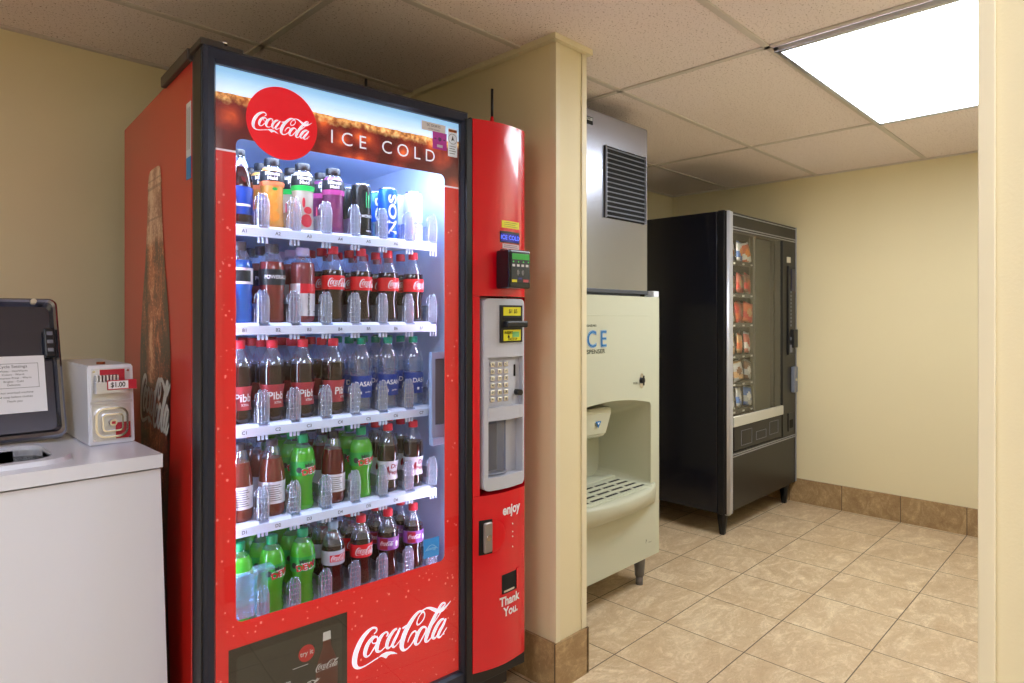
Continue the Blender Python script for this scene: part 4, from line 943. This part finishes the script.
KIND['canwhite'] = lambda: can(mat('can_white', (214, 222, 236), .25, metal=.3), [(LSIL, multi(*[strip(-.012+.008*k, -.008+.008*k, .075, .132-.01*(k % 2), 1) for k in range(3)])), (mat('print_teal', (60, 110, 120), .4), multi(T('MONSTER', 0.004, .056, .010, .02), T('ENERGY', .004, .044, .006), T('ULTRA', .004, .025, .007)))])
DESC = {'cola': 'red-capped cola bottle with red script label', 'maroon': 'red-capped dark soda bottle with maroon label', 'water': 'clear water bottle with green cap, blue label', 'dew': 'green soda bottle with green cap', 'dew_white': 'green soda bottle with pale label',
 'tea': 'brown tea bottle with white label', 'darkred': 'dark red drink bottle with black cap', 'diet': 'dark soda bottle with white label', 'silver': 'cola bottle with silver label', 'purple': 'cola bottle with purple label', 'blue': 'blue sports drink bottle', 'sport': 'reddish sports drink bottle with black label',
 'vitamin': 'pink drink bottle with lilac cap', 'orange': 'orange juice bottle with black cap', 'apple': 'juice bottle with bright green band', 'berry': 'purple juice bottle with black cap', 'darktall': 'dark bottle with blue label', 'canblack': 'black energy drink can', 'canblue': 'blue energy drink can', 'canwhite': 'white energy drink can'}
ROWS = [['darktall', 'orange', 'apple', 'berry', 'canblack', 'canblue', 'canwhite'],
        ['blue', 'sport', 'vitamin', 'cola', 'cola', 'cola', 'cola'],
        ['maroon', 'maroon', 'maroon', 'maroon', 'water', 'water', 'water'],
        ['tea', 'tea', 'dew', 'darkred', 'dew', 'diet', 'diet'],
        ['dew_white', 'dew', 'dew', 'silver', 'cola', 'purple', 'purple']]
SN = ['top', 'second', 'middle', 'fourth', 'bottom']; LN = ['first', 'second', 'third', 'fourth', 'fifth', 'sixth', 'seventh']; DN = ['front', 'second', 'third', 'rear']
CATS = lambda k: 'can' if k.startswith('can') else 'bottle'
PROTO = {}
rb = random.Random(11)
def copy_tree(o, parent=None):
    c = o.copy(); COL.objects.link(c)
    if parent: c.parent = parent
    for ch in o.children: copy_tree(ch, c)
    return c
for si, row in enumerate(ROWS):
    for li, k in enumerate(row):
        for di in range(4):
            if k not in PROTO: o = PROTO[k] = KIND[k]()
            else: o = copy_tree(PROTO[k])
            y = .150+.074*di
            o.location = vworld(LANE[li]-.006, y, SH[si]+.0002); o.scale = (1, 1, (1.01, 1.09, 1.08, 1.02, 1.03)[si]); o.rotation_euler = (0, 0, VA+rb.uniform(-.35, .25)*(1 if di or k not in ('orange', 'apple', 'berry') else .2))
            tag(o, f'{DESC[k]}, {DN[di]} in {LN[li]} lane from left, {SN[si]} shelf', CATS(k), f'drinks on the {SN[si]} shelf of the vending machine')

# ------------------------------------------------------------ ice dispenser and ice maker
M['icebody'] = mat('grey_cream_plastic', (192, 193, 172), .4, coat=.15, spec=.4)
IX0, IX1, IY0, IY1, IZ0, IZ1 = 1.835, 2.578, 1.60, 2.40, .148, 1.322
cx = (IX0+IX1)/2
ice = empty('ice_dispenser', (cx, 2.0, 0)); tag(ice, 'cream ice dispenser with arched recess beside the wall column', 'ice dispenser')
def ip(x, y, z): return (x-cx, y-2.0, z)
a_, b_ = IX0-cx, IX1-cx
y0 = IY0-2.0; y1 = IY1-2.0
mb = MB()
def arch(x0, x1, z0, z1, r, rise):
    pts = rrect(x0, x1, z0, z1, r, 5); out = []
    for x, z in pts:
        if z > (z0+z1)/2: z += rise*(1-((x-(x0+x1)/2)/((x1-x0)/2))**2)
        out.append((x, z))
    # extra points along the top for the arch
    top = [(x1-r-(x1-x0-2*r)*i/12, 0) for i in range(1, 12)]
    top = [(x, z1+rise*(1-((x-(x0+x1)/2)/((x1-x0)/2))**2)) for x, _ in top]
    return out[:6]+top+out[6:]
rx0, rx1, rz0, rz1 = 1.905-cx, 2.508-cx, .475, .845
hole = arch(rx0, rx1, rz0, rz1, .015, .032)
mb.holed([(a_, IZ0), (b_, IZ0), (b_, IZ1), (a_, IZ1)], hole, y0, y0+.015)
bk = arch(rx0+.03, rx1-.045, rz0+.01, rz1-.05, .05, .0)
mb.loft([[(x, y0+.0152, z) for x, z in hole], [(x*.5+u*.5, y0+.15, z*.35+w*.65) for (x, z), (u, w) in zip(hole, bk)], [(u, y0+.26, w) for u, w in bk]], cap1=True)
mb.box(a_, a_+.012, y0+.015, y1, IZ0, IZ1); mb.box(b_-.012, b_, y0+.015, y1, IZ0, IZ1); mb.box(a_, b_, y1-.012, y1, IZ0, IZ1); mb.box(a_, b_, y0+.015, y1, IZ1-.012, IZ1); mb.box(a_, b_, y0+.015, y1, IZ0, IZ0+.012)
mb.box(1.88-cx, 2.50-cx, y0-.0015, y0+.001, 1.2365, 1.2405, .001)
body = mb.build('cabinet', M['icebody'], ice)
# drip tray with its bulging lip
mb = MB()
n_ = 20; lipx = [rx0-.015+(rx1-rx0+.045)*i/n_ for i in range(n_+1)]
def bul(i): t_ = 2*i/n_-1; return .075*(1-abs(t_)**2.6)+.008
loops = []
for i, x in enumerate(lipx):
    b = bul(i); t_ = 2*i/n_-1
    loops.append([(x, y0+.02, .470), (x, y0-b*.5, .480), (x, y0-b+.004, .478), (x, y0-b, .468), (x, y0-b*.97, .435), (x, y0-b*.72, .405), (x, y0-b*.25, .385), (x, y0+.012, .380)])
mb.loft(loops, cap0=True, cap1=True)
for f in mb.bm.faces: f.smooth = True
mb.build('drip_lip', M['icebody'], ice)
mb = MB(); mb.box(rx0+.03, rx1-.04, y0-.035, y0+.20, .474, .484, .003); mb.box(rx0+.035, rx1-.045, y0+.16, y0+.19, .484, .494, .004); mb.m(1)
for r_ in range(4):
    for c_ in range(5):
        x = rx0+.06+c_*.100; y = y0-.012+r_*.044
        mb.box(x, x+.080, y+.002, y+.015, .4842, .4848)
for r_ in range(5): mb.m(0).box(rx0+.05, rx1-.06, y0-.026+r_*.044, y0-.018+r_*.044, .484, .4865)
mb.build('drip_grill', [M['icebody'], mat('slot_black', (34, 33, 28), .7)], ice)
# chute
mb = MB()
q = lambda x0, x1, y, z: [(x0-cx, y, z), (x1-cx, y, z)]
sx0, sx1 = 2.02, 2.268
mb.loft([[(sx0-cx, y0+.045, .845), (sx1-cx, y0+.045, .845), (sx1-cx, y0+.25, .845), (sx0-cx, y0+.25, .845)],
         [(sx0-cx, y0+.040, .835), (sx1-cx, y0+.040, .825), (sx1-cx, y0+.25, .82), (sx0-cx, y0+.25, .82)],
         [(sx0+.022-cx, y0+.055, .735), (sx1-.022-cx, y0+.055, .728), (sx1-.022-cx, y0+.25, .715), (sx0+.022-cx, y0+.25, .715)],
         [(sx0+.030-cx, y0+.070, .722), (sx1-.034-cx, y0+.070, .715), (sx1-.034-cx, y0+.24, .70), (sx0+.030-cx, y0+.24, .70)]], cap0=True, cap1=True)
bmesh.ops.bevel(mb.bm, geom=list(mb.bm.edges), offset=.006, segments=2, affect='EDGES')
ch = mb.build('ice_chute', M['icebody'], ice)
mb = MB(); mb.poly([(2.155-cx, .792), (2.195-cx, .792), (2.175-cx, .762)], y0+.0425); mb.m(1); mb.poly([(2.167-cx, .787), (2.183-cx, .787), (2.175-cx, .778)], y0+.0415)
M['iceblue'] = mat('ice_blue', (28, 110, 176), .4)
mb.build('arrow_sticker', [M['iceblue'], PW], ch)
# lettering: white outline under blue
mb = MB()
for s, x in (('I', 2.003), ('C', 2.072), ('E', 2.150)): text(mb, s, x-cx, y0-.0010, 1.138, .096, .034)
mb.m(1)
for s, x in (('I', 2.003), ('C', 2.072), ('E', 2.150)): text(mb, s, x-cx, y0-.0016, 1.138, .096, .022)
mb.m(0)
for s, x in (('I', 2.003), ('C', 2.072), ('E', 2.150)): text(mb, s, x-cx, y0-.0021, 1.138, .096, .002)
mb.m(1)
for s, x in (('I', 2.003), ('C', 2.072), ('E', 2.150)): text(mb, s, x-cx, y0-.0026, 1.138, .096, -.008)
M['iceink'] = mat('ice_ink', (70, 76, 66), .5)
mb.build('ice_lettering', [mat('pale_outline', (200, 214, 214), .5), M['iceblue']], ice)
for t_, x, z, h, b, w in (('DISPENSER', 2.085, 1.090, .024, .016, 1.35), ('HOSHIZAKI', 2.06, 1.196, .014, .01, 1.2), ('PUSH', 2.385, .940, .014, .015, 1), ('P', 2.47, .222, .026, .012, .6), ('refuse', 2.50, .215, .010, 0, 1)):
    mb = MB(); text(mb, t_, x-cx, y0-.001, z, h, b, sx=w); mb.build('lettering', M['iceink'], ice)
mb = MB(); mb.poly(circ(2.434-cx, .948, .017, 24, .034), y0-.0012); mb.m(1); mb.cyl((2.430-cx, y0+.002, .950), (2.430-cx, y0-.014, .950), .013); mb.box(2.424-cx, 2.436-cx, y0-.016, y0-.013, .928, .972, .002)
mb.build('key_switch', [M['chrome'], M['black']], ice)
M['leg'] = mat('grey_leg', (112, 112, 116), .35)
for (x, y) in ((2.515, 1.665), (1.90, 1.665), (2.515, 2.33), (1.90, 2.33)):
    mb = MB(); mb.cyl(ip(x, y, .0), ip(x, y, .040), .0165); mb.cyl(ip(x, y, .040), ip(x, y, .150), .0205, r2=.030, seg=18); mb.build('leg', M['leg'], ice)
mb = MB(); mb.box(2.535-cx, 2.578-cx, y0+.0, y0+.05, 1.3225, 1.350, .003); mb.build('corner_clip', M['white'], ice)
# ice maker on top
im = empty('ice_maker', (cx, 2.0, IZ1)); tag(im, 'stainless steel ice maker with black grille on top of the cream dispenser', 'ice maker')
mx0, mx1, mz0, mz1, my0 = 1.85-cx, 2.515-cx, .022, .764, 1.62-2.0
mb = MB(); mb.box(mx0, mx1, my0, my0+.60, mz0, mz1, .006, 2); mb.build('housing', mat('satin_steel', (176, 180, 194), .24, metal=.95, bump=.10, bscale=6), im)
mb = MB(); mb.box(mx0+.02, mx1-.03, my0+.02, my0+.58, .0005, .024, .002); mb.box(mx0-.0, mx1, my0-.004, my0+.01, .012, .028, .002); mb.build('base_rail', mat('rail_grey', (90, 94, 104), .4, metal=.6), im)
gx0_, gx1_, gz0_, gz1_ = 2.185-cx, 2.488-cx, .328, .632
mb = MB(); mb.box(gx0_, gx1_, my0-.003, my0+.002, gz0_, gz1_, .001); gr = mb.build('grille', M['dark'], im)
mb = MB(); nsl = 15
for k in range(nsl):
    z = gz0_+.010+(gz1_-gz0_-.02)*k/(nsl-1)
    mb.prism([(my0-.004, z+.003), (my0-.012, z-.0035), (my0-.010, z-.005), (my0-.003, z+.0005)], gx0_+.004, gx1_-.004, 'x')
for x in (gx0_+.003, gx1_-.003): mb.box(x-.002, x+.002, my0-.012, my0-.002, gz0_, gz1_)
mb.build('louvres', mat('grille_grey', (140, 144, 156), .35, metal=.4), gr)
mb = MB(); mb.box(2.005-cx, 2.105-cx, my0-.002, my0, .698, .728); mb.m(1); mb.box(2.008-cx, 2.102-cx, my0-.0024, my0, .713, .725); mb.m(2); text(mb, 'HOSHIZAKI', 2.055-cx, my0-.0028, .719, .013, .02, sx=1.1); mb.m(0)
text(mb, 'ice maker', 2.055-cx, my0-.0026, .705, .009)
mb.build('badge', [M['dark'], mat('badge_pale', (170, 174, 180), .4), M['black']], im)
mb = MB(); mb.cyl((2.030-cx, my0, .135), (2.030-cx, my0-.003, .135), .028, 28); mb.m(1); mb.cyl((2.030-cx, my0-.002, .135), (2.030-cx, my0-.0036, .135), .019, 28); mb.build('round_badge', [M['iceblue'], mat('badge_dark', (30, 40, 50), .4)], im)

# ------------------------------------------------------------ snack vending machine
SX0, SX1, SY0, SY1, SZ0, SZ1 = 3.366, 4.366, 1.66, 2.50, .130, 1.825
sv = empty('snack_machine', ((SX0+SX1)/2, 2.08, 0)); tag(sv, 'black snack vending machine with chrome edged glass door in the far corner', 'vending machine')
ox_ = (SX0+SX1)/2; oy_ = 2.08
def sb(mb, x0, x1, y0, y1, z0, z1, bev=0): return mb.box(x0-ox_, x1-ox_, y0-oy_, y1-oy_, z0, z1, bev)
M['sblack'] = mat('black_enamel', (20, 21, 30), .22, coat=.25); M['sdoor'] = mat('charcoal_door', (40, 39, 38), .35, metal=.2)
mb = MB(); sb(mb, SX0, SX0+.02, SY0+.056, SY1, SZ0, SZ1, .003); sb(mb, SX1-.02, SX1, SY0+.07, SY1, SZ0, SZ1, .003); sb(mb, SX0+.02, SX1-.02, SY1-.02, SY1, SZ0, SZ1); sb(mb, SX0+.02, SX1-.02, SY0+.07, SY1-.02, SZ1-.02, SZ1); sb(mb, SX0+.02, SX1-.02, SY0+.07, SY1-.02, SZ0, .45)
sb(mb, 4.18, SX1-.02, SY0+.07, SY1-.02, .45, SZ1-.02)
mb.build('cabinet', M['sblack'], sv)
mb = MB(); sb(mb, SX0+.008, SX1, SY0+.055, SY0+.0695, SZ0+.002, SZ1-.01); mb.bm.free(); mb = MB()
# door: frame bars around the window
sb(mb, SX0+.01, 3.455, SY0+.004, SY0+.055, SZ0, SZ1, .002)
sb(mb, 3.455, SX1, SY0+.004, SY0+.055, 1.722, SZ1, .002); sb(mb, 4.150, SX1, SY0+.004, SY0+.055, .447, 1.722, .002); sb(mb, 3.455, 4.150, SY0+.004, SY0+.055, .447, .462, .001)
sb(mb, 3.455, SX1, SY0+.006, SY0+.055, SZ0+.004, .447, .002)
mb.build('door', M['sdoor'], sv)
mb = MB(); sb(mb, SX0+.002, SX0+.022, SY0+.014, SY0+.054, SZ0-.004, SZ1+.004, .004); mb.build('hinge_edge', M['black'], sv)
mb = MB(); M['strip'] = mat('satin_aluminium', (196, 198, 208), .35, metal=.45)
mb.cyl((3.395-ox_, SY0+.010-oy_, SZ0-.004), (3.395-ox_, SY0+.010-oy_, SZ1), .018, 16); sb(mb, 3.395, 3.440, SY0-.003, SY0+.006, SZ0-.004, SZ1, .002)
mb.build('door_trim', M['strip'], sv)
mb = MB(); M['strip2'] = mat('thin_chrome_strip', (170, 172, 180), .3, metal=.5)
for z in (1.812, 1.728, 1.742, .440, .452): sb(mb, 3.432, SX1, SY0-.001, SY0+.006, z-.0028, z+.0028, .001)
sb(mb, SX1-.009, SX1, SY0-.002, SY0+.006, SZ0+.01, SZ1, .001)
mb.build('door_trim', M['strip2'], sv)
# cavity
mb = MB(); sb(mb, 3.455, 4.176, SY0+.075, 2.30, .455, .465); sb(mb, 3.445, 3.455, SY0+.055, 2.30, .455, 1.75); sb(mb, 4.170, 4.179, SY0+.075, 2.30, .455, 1.75); sb(mb, 3.455, 4.17, 2.30, 2.31, .455, 1.75); sb(mb, 3.455, 4.17, SY0+.075, 2.30, 1.745, 1.755)
mb.build('interior', mat('interior_charcoal', (26, 26, 25), .6), sv)
mb = MB(); sb(mb, 3.845, 4.150, 1.745, 1.75, .62, 1.722); mb.build('blank_panel', mat('olive_grey_panel', (66, 65, 54), .5), sv)
mb = MB(); sb(mb, 3.820, 3.832, 1.700, 1.712, .62, 1.722)
for k in range(40): sb(mb, 3.823, 3.829, 1.6985, 1.7, .66+k*.026, .668+k*.026)
mb.build('divider_rail', mat('rail_dark', (60, 60, 56), .5), sv)
SROW = [1.560, 1.372, 1.196, 1.012, .850, .690]
mb = MB()
for z in SROW:
    sb(mb, 3.46, 3.838, 1.712, 2.20, z-.006, z-.002); sb(mb, 3.46, 3.838, 1.708, 1.712, z-.026, z+.0)
trays = mb.build('trays', mat('tray_black', (30, 30, 32), .4), sv)
mb = MB()
for z in SROW:
    for k, x in enumerate((3.56, 3.68, 3.79)): sb(mb, x-.012, x+.012, 1.7065, 1.7085, z-.020, z-.010)
mb.build('price_strips', mat('price_white', (200, 200, 196), .5), sv)
for z in SROW:
    for x in (3.555, 3.680, 3.790):
        mb = MB(); mb.tube([(x-ox_+.032*math.cos(a), 1.73+.02*a/(2*PI)*1.3-oy_, z+.036+.032*math.sin(a)) for a in [PI/5*i for i in range(61)]], .0016, 5)
        mb.build('spiral', M['chrome'], sv)
mb = MB(); sb(mb, 3.458, 4.148, SY0+.012, SY0+.016, .61, 1.722); mb.build('window', clear('tinted_glass', (246, 246, 242), k=.02, rough=.02, ior=1.5), sv)
mb = MB(); sb(mb, 3.458, 4.148, SY0-.002, SY0+.014, .607, .664, .002); mb.build('window_rail', mat('pale_rail', (196, 194, 182), .4), sv)
mb = MB(); sb(mb, 3.470, 4.140, SY0+.006, SY0+.02, .465, .604, .004); mb.m(1)
for x0, x1, z0, z1 in ((3.56, 3.70, .488, .575), (3.76, 3.90, .495, .545), (3.95, 4.08, .500, .580)):
    for e in ((x0, x1, z0, z0+.002), (x0, x1, z1-.002, z1), (x0, x0+.003, z0, z1), (x1-.003, x1, z0, z1)): sb(mb, e[0], e[1], SY0+.004, SY0+.007, e[2], e[3])
mb.build('delivery_door', [M['black'], M['greydk']], sv)
mb = MB(); sb(mb, 4.222, 4.336, SY0-.006, SY0+.006, .985, 1.565, .003); mb.m(1); sb(mb, 4.262, 4.318, SY0-.010, SY0-.004, 1.40, 1.545, .002); mb.m(2)
for k in range(10): sb(mb, 4.246, 4.262, SY0-.009, SY0-.005, 1.17+k*.024, 1.184+k*.024, .001)
sb(mb, 4.24, 4.275, SY0-.010, SY0-.005, 1.00, 1.05, .002); sb(mb, 4.243, 4.27, SY0-.009, SY0-.005, 1.08, 1.10, .001)
mb.m(0); sb(mb, 4.262, 4.33, SY0-.024, SY0-.004, 1.03, 1.15, .004)
mb.build('selection_panel', [M['black'], mat('navy_display', (20, 22, 60), .15), M['greydk']], sv)
mb = MB(); sb(mb, 4.212, 4.268, SY0, SY0+.006, 1.585, 1.622); mb.build('sticker', mat('pale_sticker', (220, 214, 200), .5), sv)
mb = MB(); sb(mb, 4.285, 4.345, SY0-.018, SY0+.006, .735, .905, .006); mb.m(1); mb.cyl((4.315-ox_, SY0-.02-oy_, .82), (4.315-ox_, SY0-.016-oy_, .82), .011); mb.build('door_handle', [M['greydk'], M['chrome']], sv)
mb = MB(); sb(mb, 4.228, 4.318, SY0-.002, SY0+.006, .485, .605, .003); mb.m(1); sb(mb, 4.245, 4.300, SY0-.004, SY0, .505, .560, .002); mb.build('coin_return', [M['black'], M['dark']], sv)
for (x, y) in ((3.425, 1.712), (4.290, 1.712), (3.425, 2.44), (4.300, 2.44)):
    mb = MB(); mb.cyl((x-ox_, y-oy_, .0), (x-ox_, y-oy_, .13), .017, r2=.034, seg=4); mb.build('leg', M['black'], sv)
M['snack_fill'] = lamp_mat('snack_fill_glow', (255, 246, 232), 48.0)
mb = MB(); sb(mb, 3.458, 3.466, SY0+.030, SY0+.042, .64, 1.715, .002); mb.build('light_strip', M['snack_fill'], sv)  # glowing strip added behind the frame to brighten the packets
# packets in the snack machine
def packet(w, h, m1, m2, m3):
    mb = MB(); NX, NZ = 8, 10; V = {}
    for s in (0, 1):
        for i in range(NX+1):
            for j in range(NZ+1):
                u, v = i/NX, j/NZ; b = (math.sin(PI*u)**.6)*(math.sin(PI*v)**.5)*.015
                V[s, i, j] = mb.bm.verts.new(((u-.5)*w+.003*math.sin(v*5), (-b if s == 0 else b), v*h+.002*math.sin(u*7)*(v > .9)))
    for s in (0, 1):
        for i in range(NX):
            for j in range(NZ):
                f = mb.bm.faces.new((V[s, i, j], V[s, i+1, j], V[s, i+1, j+1], V[s, i, j+1]) if s == 0 else (V[s, i, j], V[s, i, j+1], V[s, i+1, j+1], V[s, i+1, j]))
                f.smooth = True; u, v = (i+.5)/NX, (j+.5)/NZ
                f.material_index = 2 if (u-.5)**2+(v-.5)**2*1.2 < .045 else (1 if .25 < v+.3*u < .55 or v > .9 else 0)
    bmesh.ops.remove_doubles(mb.bm, verts=mb.bm.verts, dist=1e-5)
    return mb.build('snack_packet', [m1, m2, m3])
pm = {k: mat('foil_'+k, v, .28, metal=.25) for k, v in dict(orange=(226, 130, 50), yellow=(232, 206, 60), white=(222, 222, 224), red=(184, 44, 40), rust=(196, 96, 56), lime=(200, 206, 50), tan=(188, 150, 110), pink=(196, 110, 96), blue=(70, 110, 180), brown=(110, 66, 44), silver=(176, 178, 184)).items()}
PK_ = [[('orange', 'white', 'yellow', 'yellow and orange'), ('white', 'blue', 'orange', 'white and blue'), ('rust', 'white', 'orange', 'orange and rust')],
       [('lime', 'yellow', 'brown', 'lime yellow'), ('pink', 'red', 'tan', 'pinkish red'), ('brown', 'red', 'rust', 'dark red-brown')],
       [('tan', 'white', 'blue', 'tan, white and blue'), ('red', 'rust', 'pink', 'red'), ('rust', 'red', 'tan', 'rust red')],
       [('brown', 'tan', 'white', 'brown and tan'), ('tan', 'rust', 'orange', 'tan and orange'), ('pink', 'white', 'red', 'pink and white')],
       [('tan', 'white', 'brown', 'cream and brown'), ('silver', 'tan', 'brown', 'silver and tan'), ('brown', 'silver', 'white', 'dark and silver')],
       [('silver', 'white', 'brown', 'silver and white'), ('silver', 'blue', 'white', 'silver and blue'), ('blue', 'silver', 'white', 'blue and silver')]]
rp = random.Random(5); PN = ['left', 'middle', 'right']; RN = ['top', 'second', 'third', 'fourth', 'fifth', 'lowest']
for r_, z in enumerate(SROW):
    for c_, x in enumerate((3.555, 3.680, 3.790)):
        a, b, c, nm = PK_[r_][c_]; src = packet(.098, .118+.012*rp.random(), pm[a], pm[b], pm[c])
        for d in range(2):
            p = src if d == 0 else src.copy()
            if d: COL.objects.link(p)
            p.location = (x, 1.735+.05*d, z); p.rotation_euler = (rp.uniform(-.10, -.02), rp.uniform(-.22, .22), rp.uniform(-.2, .2))
            tag(p, f'{nm} snack packet, {["front", "back"][d]}, {PN[c_]} column, {RN[r_]} tray of snack machine', 'snack', 'snack packets in the black vending machine')
bpy.context.view_layer.update()
